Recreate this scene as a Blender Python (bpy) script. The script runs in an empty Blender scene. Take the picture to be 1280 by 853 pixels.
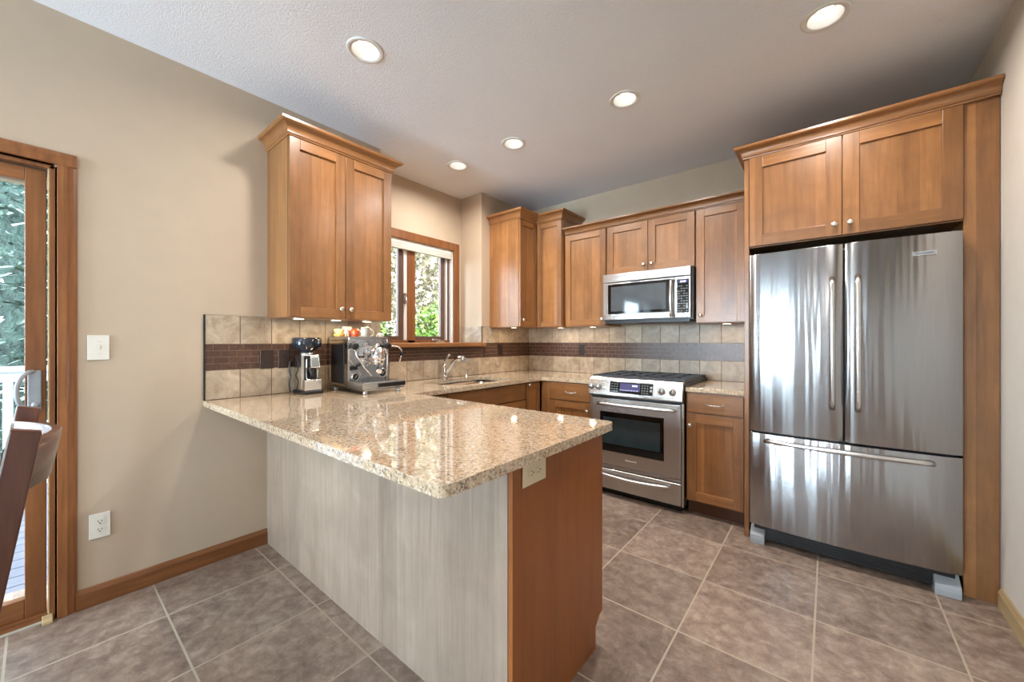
import bpy, bmesh, math, random
from mathutils import Vector, Matrix
random.seed(7)
S = bpy.context.scene
COL = S.collection
PI = math.pi

# ------------------------------------------------------------------ camera
cam_d = bpy.data.cameras.new('camera'); cam = bpy.data.objects.new('camera', cam_d); COL.objects.link(cam)
cam.location = (2.7075, 0.0, 1.2554); cam.rotation_euler = (PI/2, 0, math.radians(39.249))
cam_d.sensor_width = 36; cam_d.lens = 36*484.57/1280; cam_d.clip_start = .02; cam_d.clip_end = 200
S.camera = cam
# ------------------------------------------------------------------ world
W = bpy.data.worlds.new('sky'); S.world = W; W.use_nodes = True
SKY_STRENGTH = 5.0     # tree side of the house
SOUTH_STRENGTH = 56.0  # sky lobe behind the camera, boosted to light the room
wn = W.node_tree.nodes; wl = W.node_tree.links; wn.clear()
wo = wn.new('ShaderNodeOutputWorld'); wb = wn.new('ShaderNodeBackground')
wt = wn.new('ShaderNodeTexCoord'); ws = wn.new('ShaderNodeSeparateXYZ'); wr = wn.new('ShaderNodeValToRGB')
wl.new(wt.outputs['Generated'], ws.inputs[0]); wl.new(ws.outputs['Z'], wr.inputs[0])
wr.color_ramp.elements[0].position = 0.0; wr.color_ramp.elements[0].color = (1.02, 1.26, 1.50, 1)  # brighter below the horizon, added to throw light onto the ceiling
wr.color_ramp.elements[1].position = .25; wr.color_ramp.elements[1].color = (.70, .85, 1.0, 1)
wm = wn.new('ShaderNodeMapRange'); wm.inputs['From Min'].default_value = -.40; wm.inputs['From Max'].default_value = -.85
wm.inputs['To Min'].default_value = SKY_STRENGTH; wm.inputs['To Max'].default_value = SOUTH_STRENGTH
wl.new(ws.outputs['Y'], wm.inputs['Value']); wl.new(wm.outputs[0], wb.inputs[1])
wl.new(wr.outputs[0], wb.inputs[0]); wl.new(wb.outputs[0], wo.inputs[0])
# ------------------------------------------------------------------ exposure and light levels
S.view_settings.view_transform = 'Standard'; S.view_settings.look = 'None'
S.view_settings.gamma = 1; S.view_settings.use_curve_mapping = False
S.view_settings.exposure = 0.0
CAN_W = 16.0          # recessed lights over the kitchen
ADDED_CAN_W = 10.0     # unseen lights added behind the camera to brighten the room
PUCK_W = .7
CAN_COL = (1.0, .945, .885)
PUCK_COL = (1.0, .76, .50)
def portal(x, y, z, rx, rz, sx, sy):
    ld = bpy.data.lights.new('daylight_portal', 'AREA'); ld.shape = 'RECTANGLE'; ld.size = sx; ld.size_y = sy; ld.cycles.is_portal = True
    o = bpy.data.objects.new('daylight_portal', ld); COL.objects.link(o); o.location = (x, y, z); o.rotation_euler = (rx, 0, rz)
portal(-.46, -.90, 1.03, PI/2, -PI/2, 1.9, 2.1)
portal(-.46, 2.22, 1.70, PI/2, -PI/2, 1.0, 1.0)
portal(1.05, -4.36, 1.25, PI/2, 0, 1.9, 2.4)
portal(3.50, -2.25, 1.18, PI/2, PI/2, .75, 2.2)
try:
    cy = S.cycles
    cy.use_denoising = True
    cy.max_bounces = 8; cy.diffuse_bounces = 5; cy.glossy_bounces = 4; cy.transmission_bounces = 6; cy.transparent_max_bounces = 10
    cy.sample_clamp_indirect = 6.0; cy.caustics_reflective = False; cy.caustics_refractive = False
except Exception:
    pass

# ------------------------------------------------------------------ material helpers
def lin(r, g, b, k=1.0):
    f = lambda c: (c/255/12.92 if c/255 <= .04045 else ((c/255+.055)/1.055)**2.4)*k
    return (f(r), f(g), f(b), 1)
class NT:
    def __init__(s, name):
        s.m = bpy.data.materials.new(name); s.m.use_nodes = True
        s.n = s.m.node_tree.nodes; s.l = s.m.node_tree.links; s.n.clear()
        s.out = s.n.new('ShaderNodeOutputMaterial'); s.p = s.n.new('ShaderNodeBsdfPrincipled')
        s.l.new(s.p.outputs[0], s.out.inputs[0])
    def new(s, t, **kw):
        x = s.n.new('ShaderNode'+t)
        for k, v in kw.items(): setattr(x, k, v)
        return x
    def set(s, node, **kw):
        for k, v in kw.items(): node.inputs[k.replace('_', ' ')].default_value = v
    def link(s, a, b): s.l.new(a, b)
    def coords(s, scale=(1, 1, 1), kind='Object', loc=(0, 0, 0)):
        tc = s.new('TexCoord'); mp = s.new('Mapping')
        mp.inputs['Scale'].default_value = scale; mp.inputs['Location'].default_value = loc
        s.link(tc.outputs[kind], mp.inputs[0]); return mp.outputs[0]
    def noise(s, vec, scale=5, detail=3, rough=.5, dist=0):
        x = s.new('TexNoise'); s.set(x, Scale=scale, Detail=detail, Roughness=rough, Distortion=dist)
        s.link(vec, x.inputs['Vector']); return x.outputs[0]
    def ramp(s, fac, stops, interp='LINEAR'):
        x = s.new('ValToRGB'); cr = x.color_ramp; cr.interpolation = interp
        while len(cr.elements) < len(stops): cr.elements.new(.5)
        for e, (p, c) in zip(cr.elements, stops): e.position = p; e.color = c
        s.link(fac, x.inputs[0]); return x.outputs[0]
    def mix(s, fac, a, b, mode='MIX'):
        x = s.new('Mix', data_type='RGBA', blend_type=mode)
        for v, i in ((fac, 0), (a, 6), (b, 7)):
            if isinstance(v, (int, float)): x.inputs[i].default_value = v
            elif isinstance(v, tuple): x.inputs[i].default_value = v
            else: s.link(v, x.inputs[i])
        return x.outputs[2]
    def math(s, op, a, b=0.0):
        x = s.new('Math', operation=op)
        for v, i in ((a, 0), (b, 1)):
            if isinstance(v, (int, float)): x.inputs[i].default_value = v
            else: s.link(v, x.inputs[i])
        return x.outputs[0]
    def bump(s, h, strength=.2, dist=.01):
        b = s.new('Bump'); s.set(b, Strength=strength, Distance=dist); s.link(h, b.inputs['Height'])
        s.link(b.outputs[0], s.p.inputs['Normal'])
def plain(name, col, rough=.5, metal=0, spec=.5, bump=None, coat=0, vary=.06):
    t = NT(name); v = t.coords()
    n = t.noise(v, 9, 3)
    c2 = tuple(min(1, x*(1-vary*2)) for x in col[:3])+(1,)
    c1 = tuple(min(1, x*(1+vary)) for x in col[:3])+(1,)
    t.link(t.ramp(n, [(.3, c2), (.7, c1)]), t.p.inputs['Base Color'])
    t.set(t.p, Roughness=rough, Metallic=metal); t.p.inputs['Specular IOR Level'].default_value = spec
    t.p.inputs['Coat Weight'].default_value = coat
    if bump: t.bump(t.noise(v, bump[0], 3), bump[1], bump[2])
    return t.m
def wood(name, axis, base, dark, light, rough=.33, coat=.25, stave=.085, contrast=1.0):
    t = NT(name)
    sc = {'x': (.7, 11, 11), 'y': (11, .7, 11), 'z': (11, 11, .7)}[axis]
    geo = t.new('NewGeometry'); rnd = geo.outputs['Random Per Island']
    tc = t.new('TexCoord'); off = t.new('VectorMath', operation='ADD')
    cmb = t.new('CombineXYZ'); r10 = t.math('MULTIPLY', rnd, 7.0)
    for i in range(3): t.link(r10, cmb.inputs[i])
    t.link(tc.outputs['Object'], off.inputs[0]); t.link(cmb.outputs[0], off.inputs[1])
    mp = t.new('Mapping'); mp.inputs['Scale'].default_value = sc; t.link(off.outputs[0], mp.inputs[0])
    g1 = t.noise(mp.outputs[0], 3.2, 5, .62, .4)
    g2 = t.noise(mp.outputs[0], 14, 3, .6)
    blot = t.noise(off.outputs[0], 4.5, 4, .6, 1.0)
    # glued-up staves: tone steps across the grain
    sep = t.new('SeparateXYZ'); t.link(off.outputs[0], sep.inputs[0])
    across = t.math('ADD', sep.outputs[0], sep.outputs[1]) if axis == 'z' else sep.outputs[2]
    st = t.math('FLOOR', t.math('DIVIDE', across, stave))
    wn_ = t.new('TexWhiteNoise', noise_dimensions='2D'); c2 = t.new('CombineXYZ')
    t.link(st, c2.inputs[0]); t.link(rnd, c2.inputs[1]); t.link(c2.outputs[0], wn_.inputs['Vector'])
    col = t.ramp(g1, [(.22, dark), (.50, base), (.82, light)])
    col = t.mix(t.math('MULTIPLY', t.ramp(blot, [(.35, (0, 0, 0, 1)), (.7, (1, 1, 1, 1))]), .70*contrast), col, tuple(x*.68 for x in base[:3])+(1,))
    tone = t.ramp(wn_.outputs['Value'], [(0, (.78, .76, .73, 1)), (.5, (1, 1, 1, 1)), (1, (1.14, 1.13, 1.10, 1))])
    col = t.mix(contrast, col, tone, 'MULTIPLY')
    fine = t.ramp(g2, [(.35, (.88, .86, .84, 1)), (.6, (1, 1, 1, 1))])
    col = t.mix(.35, col, fine, 'MULTIPLY')
    tn = t.ramp(rnd, [(0, (.92, .91, .90, 1)), (1, (1.06, 1.05, 1.04, 1))])
    col = t.mix(1.0, col, tn, 'MULTIPLY')
    t.link(col, t.p.inputs['Base Color']); t.set(t.p, Roughness=rough)
    t.p.inputs['Coat Weight'].default_value = coat; t.p.inputs['Coat Roughness'].default_value = .22
    t.bump(g2, .06, .002)
    return t.m
WB, WD, WL = lin(148, 101, 59), lin(118, 77, 43), lin(166, 117, 72)
M = {}
for ax in 'xyz': M['wood_'+ax] = wood('maple_stained_'+ax, ax, WB, WD, WL)
OB, OD, OL = lin(134, 84, 46), lin(98, 58, 30), lin(156, 106, 62)
for ax in 'xyz': M['oak_'+ax] = wood('oak_trim_'+ax, ax, OB, OD, OL, .38, .15, 5, .5)
M['endpanel'] = wood('end_panel_veneer', 'z', lin(146, 86, 38), lin(130, 74, 32), lin(156, 96, 46), .36, .2, 1.2, .4)
M['backpanel'] = wood('pale_back_veneer', 'z', lin(158, 140, 125), lin(136, 118, 103), lin(172, 156, 143), .36, .5, .13, .7)
M['pale_oak'] = wood('pale_oak_trim', 'y', lin(188, 164, 122), lin(150, 124, 84), lin(204, 184, 146), .4, .1, 5, .5)
M['chairwood'] = wood('walnut_chair', 'z', lin(98, 58, 46), lin(52, 28, 22), lin(126, 82, 66), .28, .5, 5, .6)
M['chairwood_x'] = wood('walnut_chair_rail', 'x', lin(108, 66, 52), lin(66, 38, 30), lin(136, 92, 74), .26, .6, 5, .6)
M['toe'] = plain('toe_kick_wood', lin(84, 50, 28), .5)
M['wall'] = plain('beige_paint', lin(188, 169, 147), .7, bump=(220, .06, .002), vary=.015)
M['wall_r'] = plain('pale_paint', lin(205, 198, 188), .7, bump=(220, .06, .002), vary=.015)
M['white_paint'] = plain('white_paint', lin(222, 220, 216), .5, vary=.02)
M['plastic_white'] = plain('white_plastic', lin(226, 222, 212), .35, vary=.02)
M['plastic_ivory'] = plain('ivory_plastic', lin(222, 208, 180), .35, vary=.02)
M['plastic_brown'] = plain('dark_brown_plastic', lin(50, 34, 30), .35)
M['black'] = plain('black_plastic', lin(18, 18, 20), .35)
M['black_gloss'] = plain('black_glass', lin(10, 11, 13), .06, spec=.6)
M['iron'] = plain('cast_iron', lin(52, 56, 62), .5, bump=(160, .15, .002))
M['dark_gap'] = plain('dark_recess', lin(14, 10, 8), .8)
M['chrome'] = plain('chrome', (.85, .85, .86, 1), .08, 1, vary=.0)
M['nickel'] = plain('brushed_nickel', (.76, .72, .66, 1), .26, 1, vary=.02)
M['grey_plastic'] = plain('grey_plastic', lin(150, 154, 158), .4)
M['bronze'] = plain('bronze_window_frame', lin(96, 72, 62), .4)
M['cream'] = plain('cream_ceramic', lin(226, 200, 150), .2, coat=.4)
M['tan'] = plain('tan_ceramic', lin(198, 168, 96), .2, coat=.4)
M['cup_white'] = plain('white_ceramic', lin(230, 222, 210), .15, coat=.5, vary=.01)
M['cup_orange'] = plain('orange_ceramic', lin(220, 92, 48), .15, coat=.5, vary=.02)
M['rubber'] = plain('black_rubber', lin(22, 22, 22), .7)
M['smoke'] = plain('smoked_plastic', lin(34, 40, 50), .12, spec=.5)
M['deck'] = plain('grey_deck_board', lin(92, 90, 100), .6, bump=(60, .2, .003), vary=.08)
M['rail_white'] = plain('white_railing', lin(168, 172, 176), .5)
M['bark'] = plain('bark', lin(84, 70, 58), .9, bump=(20, .6, .02))
M['lawn'] = plain('lawn', lin(110, 135, 70), .9, bump=(40, .6, .03), vary=.25)
M['door_track'] = plain('aluminium_track', lin(190, 186, 176), .4)
M['shade_fabric'] = plain('white_shade_fabric', lin(226, 222, 214), .8, bump=(300, .1, .001), vary=.02)
M['siding'] = plain('house_siding', lin(190, 185, 175), .8)

def steel(name, tint=(.40, .40, .41), rough=.20, aniso=.90, wob=.045, rot=.25):
    t = NT(name)
    v = t.coords((60, 60, 1.2)); v2 = t.coords((8, 8, .22))
    n = t.noise(v, 6, 3); n2 = t.noise(v2, 1.4, 2, .5)
    t.link(t.ramp(n, [(.3, tuple(x*.93 for x in tint)+(1,)), (.7, tint+(1,))]), t.p.inputs['Base Color'])
    t.set(t.p, Metallic=1.0, Roughness=rough)
    t.p.inputs['Anisotropic'].default_value = aniso; t.p.inputs['Anisotropic Rotation'].default_value = rot
    tg = t.new('Tangent', direction_type='RADIAL', axis='Z'); t.link(tg.outputs[0], t.p.inputs['Tangent'])
    t.bump(n2, wob, .25)
    return t.m
M['steel'] = steel('brushed_stainless')
M['steel_light'] = steel('brushed_stainless_light', (.56, .55, .53), .26, .7, .008)
M['steel_h'] = plain('satin_handle', (.68, .68, .67, 1), .24, 1, vary=.02)
M['steel_p'] = plain('polished_stainless', (.74, .73, .71, 1), .14, 1, vary=.03)

def glass(name, tint=(1, 1, 1, 1), refl=.5):
    t = NT(name); t.n.remove(t.p)
    tr = t.new('BsdfTransparent'); tr.inputs[0].default_value = tint
    gl = t.new('BsdfGlossy'); gl.inputs['Roughness'].default_value = .01
    fr = t.new('Fresnel'); fr.inputs[0].default_value = 1.45
    mx = t.new('MixShader'); t.link(t.math('MULTIPLY', fr.outputs[0], refl), mx.inputs[0])
    t.link(tr.outputs[0], mx.inputs[1]); t.link(gl.outputs[0], mx.inputs[2]); t.link(mx.outputs[0], t.out.inputs[0])
    return t.m
M['glass'] = glass('window_glass', (.97, .99, .98, 1), .6)
def emit(name, col, st):
    t = NT(name); t.set(t.p, Roughness=.4); t.p.inputs['Base Color'].default_value = col
    t.p.inputs['Emission Color'].default_value = col; t.p.inputs['Emission Strength'].default_value = st
    return t.m
M['lens'] = emit('lamp_lens', (1, .97, .92, 1), 4)
M['puck_lens'] = emit('puck_lens', (1, .86, .62, 1), 14)
M['screen'] = emit('violet_display', (.03, .02, .09, 1), .30)
M['digits'] = emit('display_digits', (.70, .68, .95, 1), .9)

def granite():
    t = NT('granite'); v = t.coords()
    vo = t.new('TexVoronoi', feature='F1'); t.set(vo, Scale=150.0); t.link(v, vo.inputs['Vector'])
    cellsep = t.new('SeparateColor'); t.link(vo.outputs['Color'], cellsep.inputs[0])
    big = t.noise(v, 13, 3, .6); med = t.noise(v, 60, 3, .65); fin = t.noise(v, 160, 2, .6)
    base = t.ramp(med, [(.30, lin(156, 130, 104)), (.45, lin(202, 180, 152)), (.60, lin(224, 208, 184)), (.75, lin(236, 226, 210))])
    base = t.mix(t.math('MULTIPLY', big, .45), base, lin(188, 158, 124))
    cell = t.ramp(cellsep.outputs[0], [(0, lin(70, 54, 44)), (.16, lin(112, 86, 66)), (.17, lin(196, 172, 142)), (.85, lin(216, 198, 172)), (.86, lin(236, 230, 218))], 'CONSTANT')
    base = t.mix(.46, base, cell)
    dk = t.ramp(t.math('MULTIPLY', fin, t.math('ADD', big, .5)), [(.33, (1, 1, 1, 1)), (.38, (0, 0, 0, 1))])
    base = t.mix(t.math('MULTIPLY', dk, .75), base, lin(58, 46, 40))
    t.link(base, t.p.inputs['Base Color']); t.set(t.p, Roughness=.06); t.p.inputs['Specular IOR Level'].default_value = .5
    t.p.inputs['Coat Weight'].default_value = .7; t.p.inputs['Coat Roughness'].default_value = .02; t.p.inputs['Coat IOR'].default_value = 1.75
    return t.m
M['granite'] = granite()

def floor_tile():
    t = NT('floor_tile')
    v = t.coords(loc=(-2.2003+.4587*12, -2.6697+.4587*18, 0)); raw = t.coords()
    br = t.new('TexBrick', offset=0.0, squash=1.0)
    t.set(br, Scale=1.0); br.inputs['Brick Width'].default_value = .4587; br.inputs['Row Height'].default_value = .4587
    br.inputs['Mortar Size'].default_value = .0042; br.inputs['Mortar Smooth'].default_value = .15; br.inputs['Bias'].default_value = 0
    br.inputs['Color1'].default_value = (.70, .70, .70, 1); br.inputs['Color2'].default_value = (1.08, 1.08, 1.08, 1)
    br.inputs['Mortar'].default_value = (1, 1, 1, 1)
    t.link(v, br.inputs['Vector'])
    n1 = t.noise(raw, 2.6, 5, .6, .5); n2 = t.noise(raw, 16, 5, .68, .3); n3 = t.noise(raw, 90, 3, .6)
    c = t.ramp(n1, [(.28, lin(112, 93, 82)), (.5, lin(147, 126, 113)), (.72, lin(172, 153, 139))])
    c2 = t.ramp(n2, [(.30, lin(84, 67, 60)), (.5, lin(142, 123, 110)), (.72, lin(192, 175, 158))])
    c = t.mix(.58, c, c2)
    c = t.mix(.35, c, t.ramp(n3, [(.35, (.8, .8, .8, 1)), (.62, (1.06, 1.06, 1.06, 1))]), 'MULTIPLY')
    c = t.mix(.8, c, br.outputs['Color'], 'MULTIPLY')
    c = t.mix(br.outputs['Fac'], c, lin(170, 156, 138))
    t.link(c, t.p.inputs['Base Color'])
    rr = t.ramp(n2, [(.3, (.42, .42, .42, 1)), (.7, (.30, .30, .30, 1))])
    rg = t.mix(br.outputs['Fac'], rr, (.7, .7, .7, 1)); t.link(rg, t.p.inputs['Roughness'])
    h = t.math('SUBTRACT', t.math('MULTIPLY', n2, .25), br.outputs['Fac']); t.bump(h, .35, .004)
    return t.m
M['floor'] = floor_tile()

def stone_tile(name, a, b, c, rough=.4, sc=9):
    t = NT(name); v = t.coords(); geo = t.new('NewGeometry')
    n = t.noise(v, sc, 5, .65, 1.2); n2 = t.noise(v, 55, 3, .6)
    col = t.ramp(n, [(.3, a), (.5, b), (.72, c)])
    col = t.mix(.4, col, t.ramp(n2, [(.35, (.82, .81, .79, 1)), (.62, (1.06, 1.05, 1.04, 1))]), 'MULTIPLY')
    col = t.mix(1.0, col, t.ramp(geo.outputs['Random Per Island'], [(0, (.84, .83, .82, 1)), (1, (1.12, 1.11, 1.09, 1))]), 'MULTIPLY')
    t.link(col, t.p.inputs['Base Color']); t.set(t.p, Roughness=rough); t.bump(n2, .15, .003)
    return t.m
M['tile'] = stone_tile('travertine_tile', lin(144, 126, 108), lin(174, 158, 138), lin(196, 182, 162))
M['mosaic'] = stone_tile('brown_mosaic', lin(62, 42, 34), lin(82, 58, 48), lin(106, 78, 64), .3, 30)
M['grout_dark'] = plain('brown_grout', lin(78, 62, 50), .8)
M['grout'] = plain('tan_grout', lin(92, 76, 62), .8)
M['grout_light'] = plain('light_tan_grout', lin(150, 128, 108), .8)

def ceiling_mat():
    t = NT('stippled_ceiling'); v = t.coords()
    n = t.noise(v, 120, 4, .7); n2 = t.noise(v, 1.1, 2)
    t.link(t.ramp(n2, [(.3, lin(228, 230, 236)), (.7, lin(236, 238, 243))]), t.p.inputs['Base Color'])
    t.set(t.p, Roughness=.85); t.bump(n, .42, .010); return t.m
M['ceiling'] = ceiling_mat()

def leaf_mat(name, stops, trans=.25):
    t = NT(name); geo = t.new('NewGeometry')
    c = t.ramp(geo.outputs['Random Per Island'], stops)
    t.link(c, t.p.inputs['Base Color']); t.set(t.p, Roughness=.5)
    return t.m
M['spruce'] = leaf_mat('spruce_needles', [(0, lin(44, 54, 42)), (.35, lin(92, 106, 94)), (.7, lin(146, 158, 150)), (1, lin(204, 210, 204))])
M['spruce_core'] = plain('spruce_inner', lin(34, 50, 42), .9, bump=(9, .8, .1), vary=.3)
M['leaf_pale'] = leaf_mat('pale_leaves', [(0, lin(70, 68, 38)), (.4, lin(124, 110, 80)), (.75, lin(176, 152, 130)), (1, lin(224, 206, 192))])
M['leaf_green'] = leaf_mat('green_leaves', [(0, lin(30, 48, 12)), (.5, lin(82, 108, 28)), (1, lin(160, 168, 80))])

# ------------------------------------------------------------------ mesh helpers
class MB:
    def __init__(s): s.bm = bmesh.new(); s.smooth = []
    def box(s, x0, x1, y0, y1, z0, z1, mi=0):
        x0, x1 = sorted((x0, x1)); y0, y1 = sorted((y0, y1)); z0, z1 = sorted((z0, z1))
        v = [s.bm.verts.new(p) for p in ((x0, y0, z0), (x1, y0, z0), (x1, y1, z0), (x0, y1, z0), (x0, y0, z1), (x1, y0, z1), (x1, y1, z1), (x0, y1, z1))]
        for q in ((0, 3, 2, 1), (4, 5, 6, 7), (0, 1, 5, 4), (1, 2, 6, 5), (2, 3, 7, 6), (3, 0, 4, 7)):
            f = s.bm.faces.new([v[i] for i in q]); f.material_index = mi
        return s
    def prism(s, poly, h0, h1, axis='z', mi=0):
        P = {'z': lambda a, b, h: (a, b, h), 'y': lambda a, b, h: (a, h, b), 'x': lambda a, b, h: (h, a, b)}[axis]
        lo = [s.bm.verts.new(P(a, b, h0)) for a, b in poly]; hi = [s.bm.verts.new(P(a, b, h1)) for a, b in poly]
        n = len(poly); fs = [s.bm.faces.new(lo[::-1]), s.bm.faces.new(hi)]
        for i in range(n): fs.append(s.bm.faces.new((lo[i], lo[(i+1) % n], hi[(i+1) % n], hi[i])))
        for f in fs: f.material_index = mi
        return s
    def lathe(s, c, prof, axis='z', seg=24, mi=0):
        # prof: list of (radius, distance along axis from c)
        A = {'z': (Vector((1, 0, 0)), Vector((0, 1, 0)), Vector((0, 0, 1))), '-z': (Vector((1, 0, 0)), Vector((0, -1, 0)), Vector((0, 0, -1))),
             'x': (Vector((0, 1, 0)), Vector((0, 0, 1)), Vector((1, 0, 0))), '-y': (Vector((1, 0, 0)), Vector((0, 0, 1)), Vector((0, -1, 0))),
             'y': (Vector((0, 0, 1)), Vector((1, 0, 0)), Vector((0, 1, 0)))}
        a, b, d = A[axis] if isinstance(axis, str) else axis
        c = Vector(c); rings = []
        for r, h in prof:
            if r < 1e-6: rings.append([s.bm.verts.new(c+d*h)])
            else: rings.append([s.bm.verts.new(c+d*h+(a*math.cos(2*PI*i/seg)+b*math.sin(2*PI*i/seg))*r) for i in range(seg)])
        for R, Q in zip(rings, rings[1:]):
            for i in range(seg):
                j = (i+1) % seg
                vs = [R[0], Q[j], Q[i]] if len(R) == 1 else ([R[i], R[j], Q[0]] if len(Q) == 1 else [R[i], R[j], Q[j], Q[i]])
                try: f = s.bm.faces.new(vs); f.material_index = mi; f.smooth = True
                except ValueError: pass
        return s
    def tube(s, pts, r, seg=10, mi=0, cap=True, flat=1.0):
        pts = [Vector(p) for p in pts]; n = len(pts)
        rs = r if isinstance(r, (list, tuple)) else [r]*n
        rings = []; up = None
        for i, p in enumerate(pts):
            t = ((pts[min(i+1, n-1)]-p).normalized()+(p-pts[max(i-1, 0)]).normalized())
            t = t.normalized() if t.length > 1e-9 else Vector((0, 0, 1))
            if up is None:
                up = Vector((0, 0, 1)) if abs(t.z) < .9 else Vector((1, 0, 0))
            a = t.cross(up)
            if a.length < 1e-4: a = t.orthogonal()
            a.normalize(); b = a.cross(t).normalized(); up = b
            rings.append([s.bm.verts.new(p+(a*math.cos(2*PI*k/seg)+b*math.sin(2*PI*k/seg)*flat)*rs[i]) for k in range(seg)])
        for R, Q in zip(rings, rings[1:]):
            for k in range(seg):
                f = s.bm.faces.new((R[k], R[(k+1) % seg], Q[(k+1) % seg], Q[k])); f.smooth = True; f.material_index = mi
        if cap:
            for R in (rings[0][::-1], rings[-1]):
                f = s.bm.faces.new(R); f.material_index = mi
        return s
    def sweep(s, path, prof, mi=0):
        # path of (x,y); profile of (outward, z), outward is to the right of travel; mitred corners, closed profile
        P = [Vector((x, y)) for x, y in path]; n = len(P); rings = []
        for i, p in enumerate(P):
            d0 = (p-P[i-1]).normalized() if i > 0 else None
            d1 = (P[i+1]-p).normalized() if i < n-1 else None
            n0 = Vector((d0.y, -d0.x)) if d0 else None; n1 = Vector((d1.y, -d1.x)) if d1 else None
            if n0 is None: m = n1
            elif n1 is None: m = n0
            else:
                m = (n0+n1); m = m/m.length; m = m/max(.2, m.dot(n0))
            rings.append([s.bm.verts.new((p.x+m.x*o, p.y+m.y*o, z)) for o, z in prof])
        k = len(prof)
        for R, Q in zip(rings, rings[1:]):
            for j in range(k):
                f = s.bm.faces.new((R[j], R[(j+1) % k], Q[(j+1) % k], Q[j])); f.material_index = mi
        s.bm.faces.new(rings[0][::-1]).material_index = mi; s.bm.faces.new(rings[-1]).material_index = mi
        return s
    def poly(s, pts, mi=0):
        f = s.bm.faces.new([s.bm.verts.new(p) for p in pts]); f.material_index = mi; return s
    def filled(s, loops, z0, z1, mi=0):
        # outline with holes extruded between two heights
        for z, flip in ((z0, True), (z1, False)):
            es = []
            for lp in loops:
                vs = [s.bm.verts.new((x, y, z)) for x, y in lp]
                es += [s.bm.edges.new((vs[i], vs[(i+1) % len(vs)])) for i in range(len(vs))]
            r = bmesh.ops.triangle_fill(s.bm, use_beauty=True, use_dissolve=False, edges=es, normal=(0, 0, -1 if flip else 1))
            for g in r['geom']:
                if isinstance(g, bmesh.types.BMFace): g.material_index = mi
        for li, lp in enumerate(loops):
            n = len(lp)
            for i in range(n):
                a, b = lp[i], lp[(i+1) % n]
                s.poly(((a[0], a[1], z0), (b[0], b[1], z0), (b[0], b[1], z1), (a[0], a[1], z1)), mi)
        bmesh.ops.remove_doubles(s.bm, verts=s.bm.verts, dist=1e-5)
        bmesh.ops.recalc_face_normals(s.bm, faces=s.bm.faces)
        return s
def wpos(o):
    p = Vector((0, 0, 0))
    while o is not None: p += o.location; o = o.parent
    return p
def build(name, mb, mats, parent=None, bevel=0, loc=None, label=None, seg=2, recalc=True, autosmooth=False):
    me = bpy.data.meshes.new(name); bm = mb.bm
    if recalc: bmesh.ops.recalc_face_normals(bm, faces=bm.faces)
    base = wpos(parent) if parent else Vector(loc or (0, 0, 0))
    bmesh.ops.translate(bm, verts=bm.verts, vec=-base)
    bm.to_mesh(me); bm.free()
    for m in (mats if isinstance(mats, (list, tuple)) else [mats]): me.materials.append(M[m] if isinstance(m, str) else m)
    o = bpy.data.objects.new(name, me); COL.objects.link(o)
    if parent: o.parent = parent
    else: o.location = base
    if bevel:
        b = o.modifiers.new('bevel', 'BEVEL'); b.width = bevel; b.segments = seg; b.limit_method = 'ANGLE'; b.angle_limit = math.radians(40)
    if label: o['label'] = label
    return o
def thing(name, label, cat, loc, group=None):
    o = bpy.data.objects.new(name, None); COL.objects.link(o); o.location = loc; o.empty_display_size = .05
    o['label'] = label; o['category'] = cat
    if group: o['group'] = group
    return o
def solo(name, mb, mats, label, cat, loc, group=None, bevel=0, kind=None, **kw):
    o = build(name, mb, mats, None, bevel, loc, **kw); o['label'] = label; o['category'] = cat
    if group: o['group'] = group
    if kind: o['kind'] = kind
    return o
def struct(name, mb, mats, parent=None, loc=(0, 0, 0), bevel=0, **kw):
    o = build(name, mb, mats, parent, bevel, loc, **kw)
    if parent is None: o['kind'] = 'structure'
    return o
def copy_tree(o, dx, parent=None):
    c = o.copy(); COL.objects.link(c)
    if parent: c.parent = parent
    else: c.location = o.location+Vector(dx)
    for ch in list(o.children): copy_tree(ch, dx, c)
    return c
class Face:
    """a cabinet face: a runs along it, b is outwards from it, z up"""
    def __init__(s, f, plane): s.f, s.p = f, plane
    def pt(s, a, b, z):
        return {'-y': (a, s.p-b, z), '+x': (s.p+b, a, z), '+y': (a, s.p+b, z)}[s.f]
    def box(s, mb, a0, a1, b0, b1, z0, z1, mi=0):
        p, q = s.pt(a0, b0, z0), s.pt(a1, b1, z1); mb.box(p[0], q[0], p[1], q[1], p[2], q[2], mi)
    def wood(s): return ['wood_z', 'wood_x' if s.f in ('-y', '+y') else 'wood_y']
    def axis(s): return {'-y': '-y', '+x': 'x', '+y': 'y'}[s.f]
def shaker(face, a0, a1, z0, z1, parent, fw=.058, name='door'):
    m = MB(); t = .02
    face.box(m, a0, a0+fw, 0, t, z0, z1); face.box(m, a1-fw, a1, 0, t, z0, z1)
    face.box(m, a0+fw, a1-fw, 0, t, z0, z0+fw, 1); face.box(m, a0+fw, a1-fw, 0, t, z1-fw, z1, 1)
    face.box(m, a0+fw-.004, a1-fw+.004, .001, t-.0125, z0+fw-.004, z1-fw+.004)
    return build(name, m, face.wood(), parent, .0016)
def slab(face, a0, a1, z0, z1, parent, name='drawer'):
    m = MB(); face.box(m, a0, a1, 0, .02, z0, z1)
    return build(name, m, [face.wood()[1]], parent, .004)
def knob(face, a, z, parent, b=.02):
    m = MB(); m.lathe(face.pt(a, b, z), [(.0075, 0), (.0065, .010), (.009, .014), (.0155, .019), (.0155, .024), (.010, .029), (0, .030)], face.axis(), 16)
    return build('knob', m, 'nickel', parent)
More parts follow.
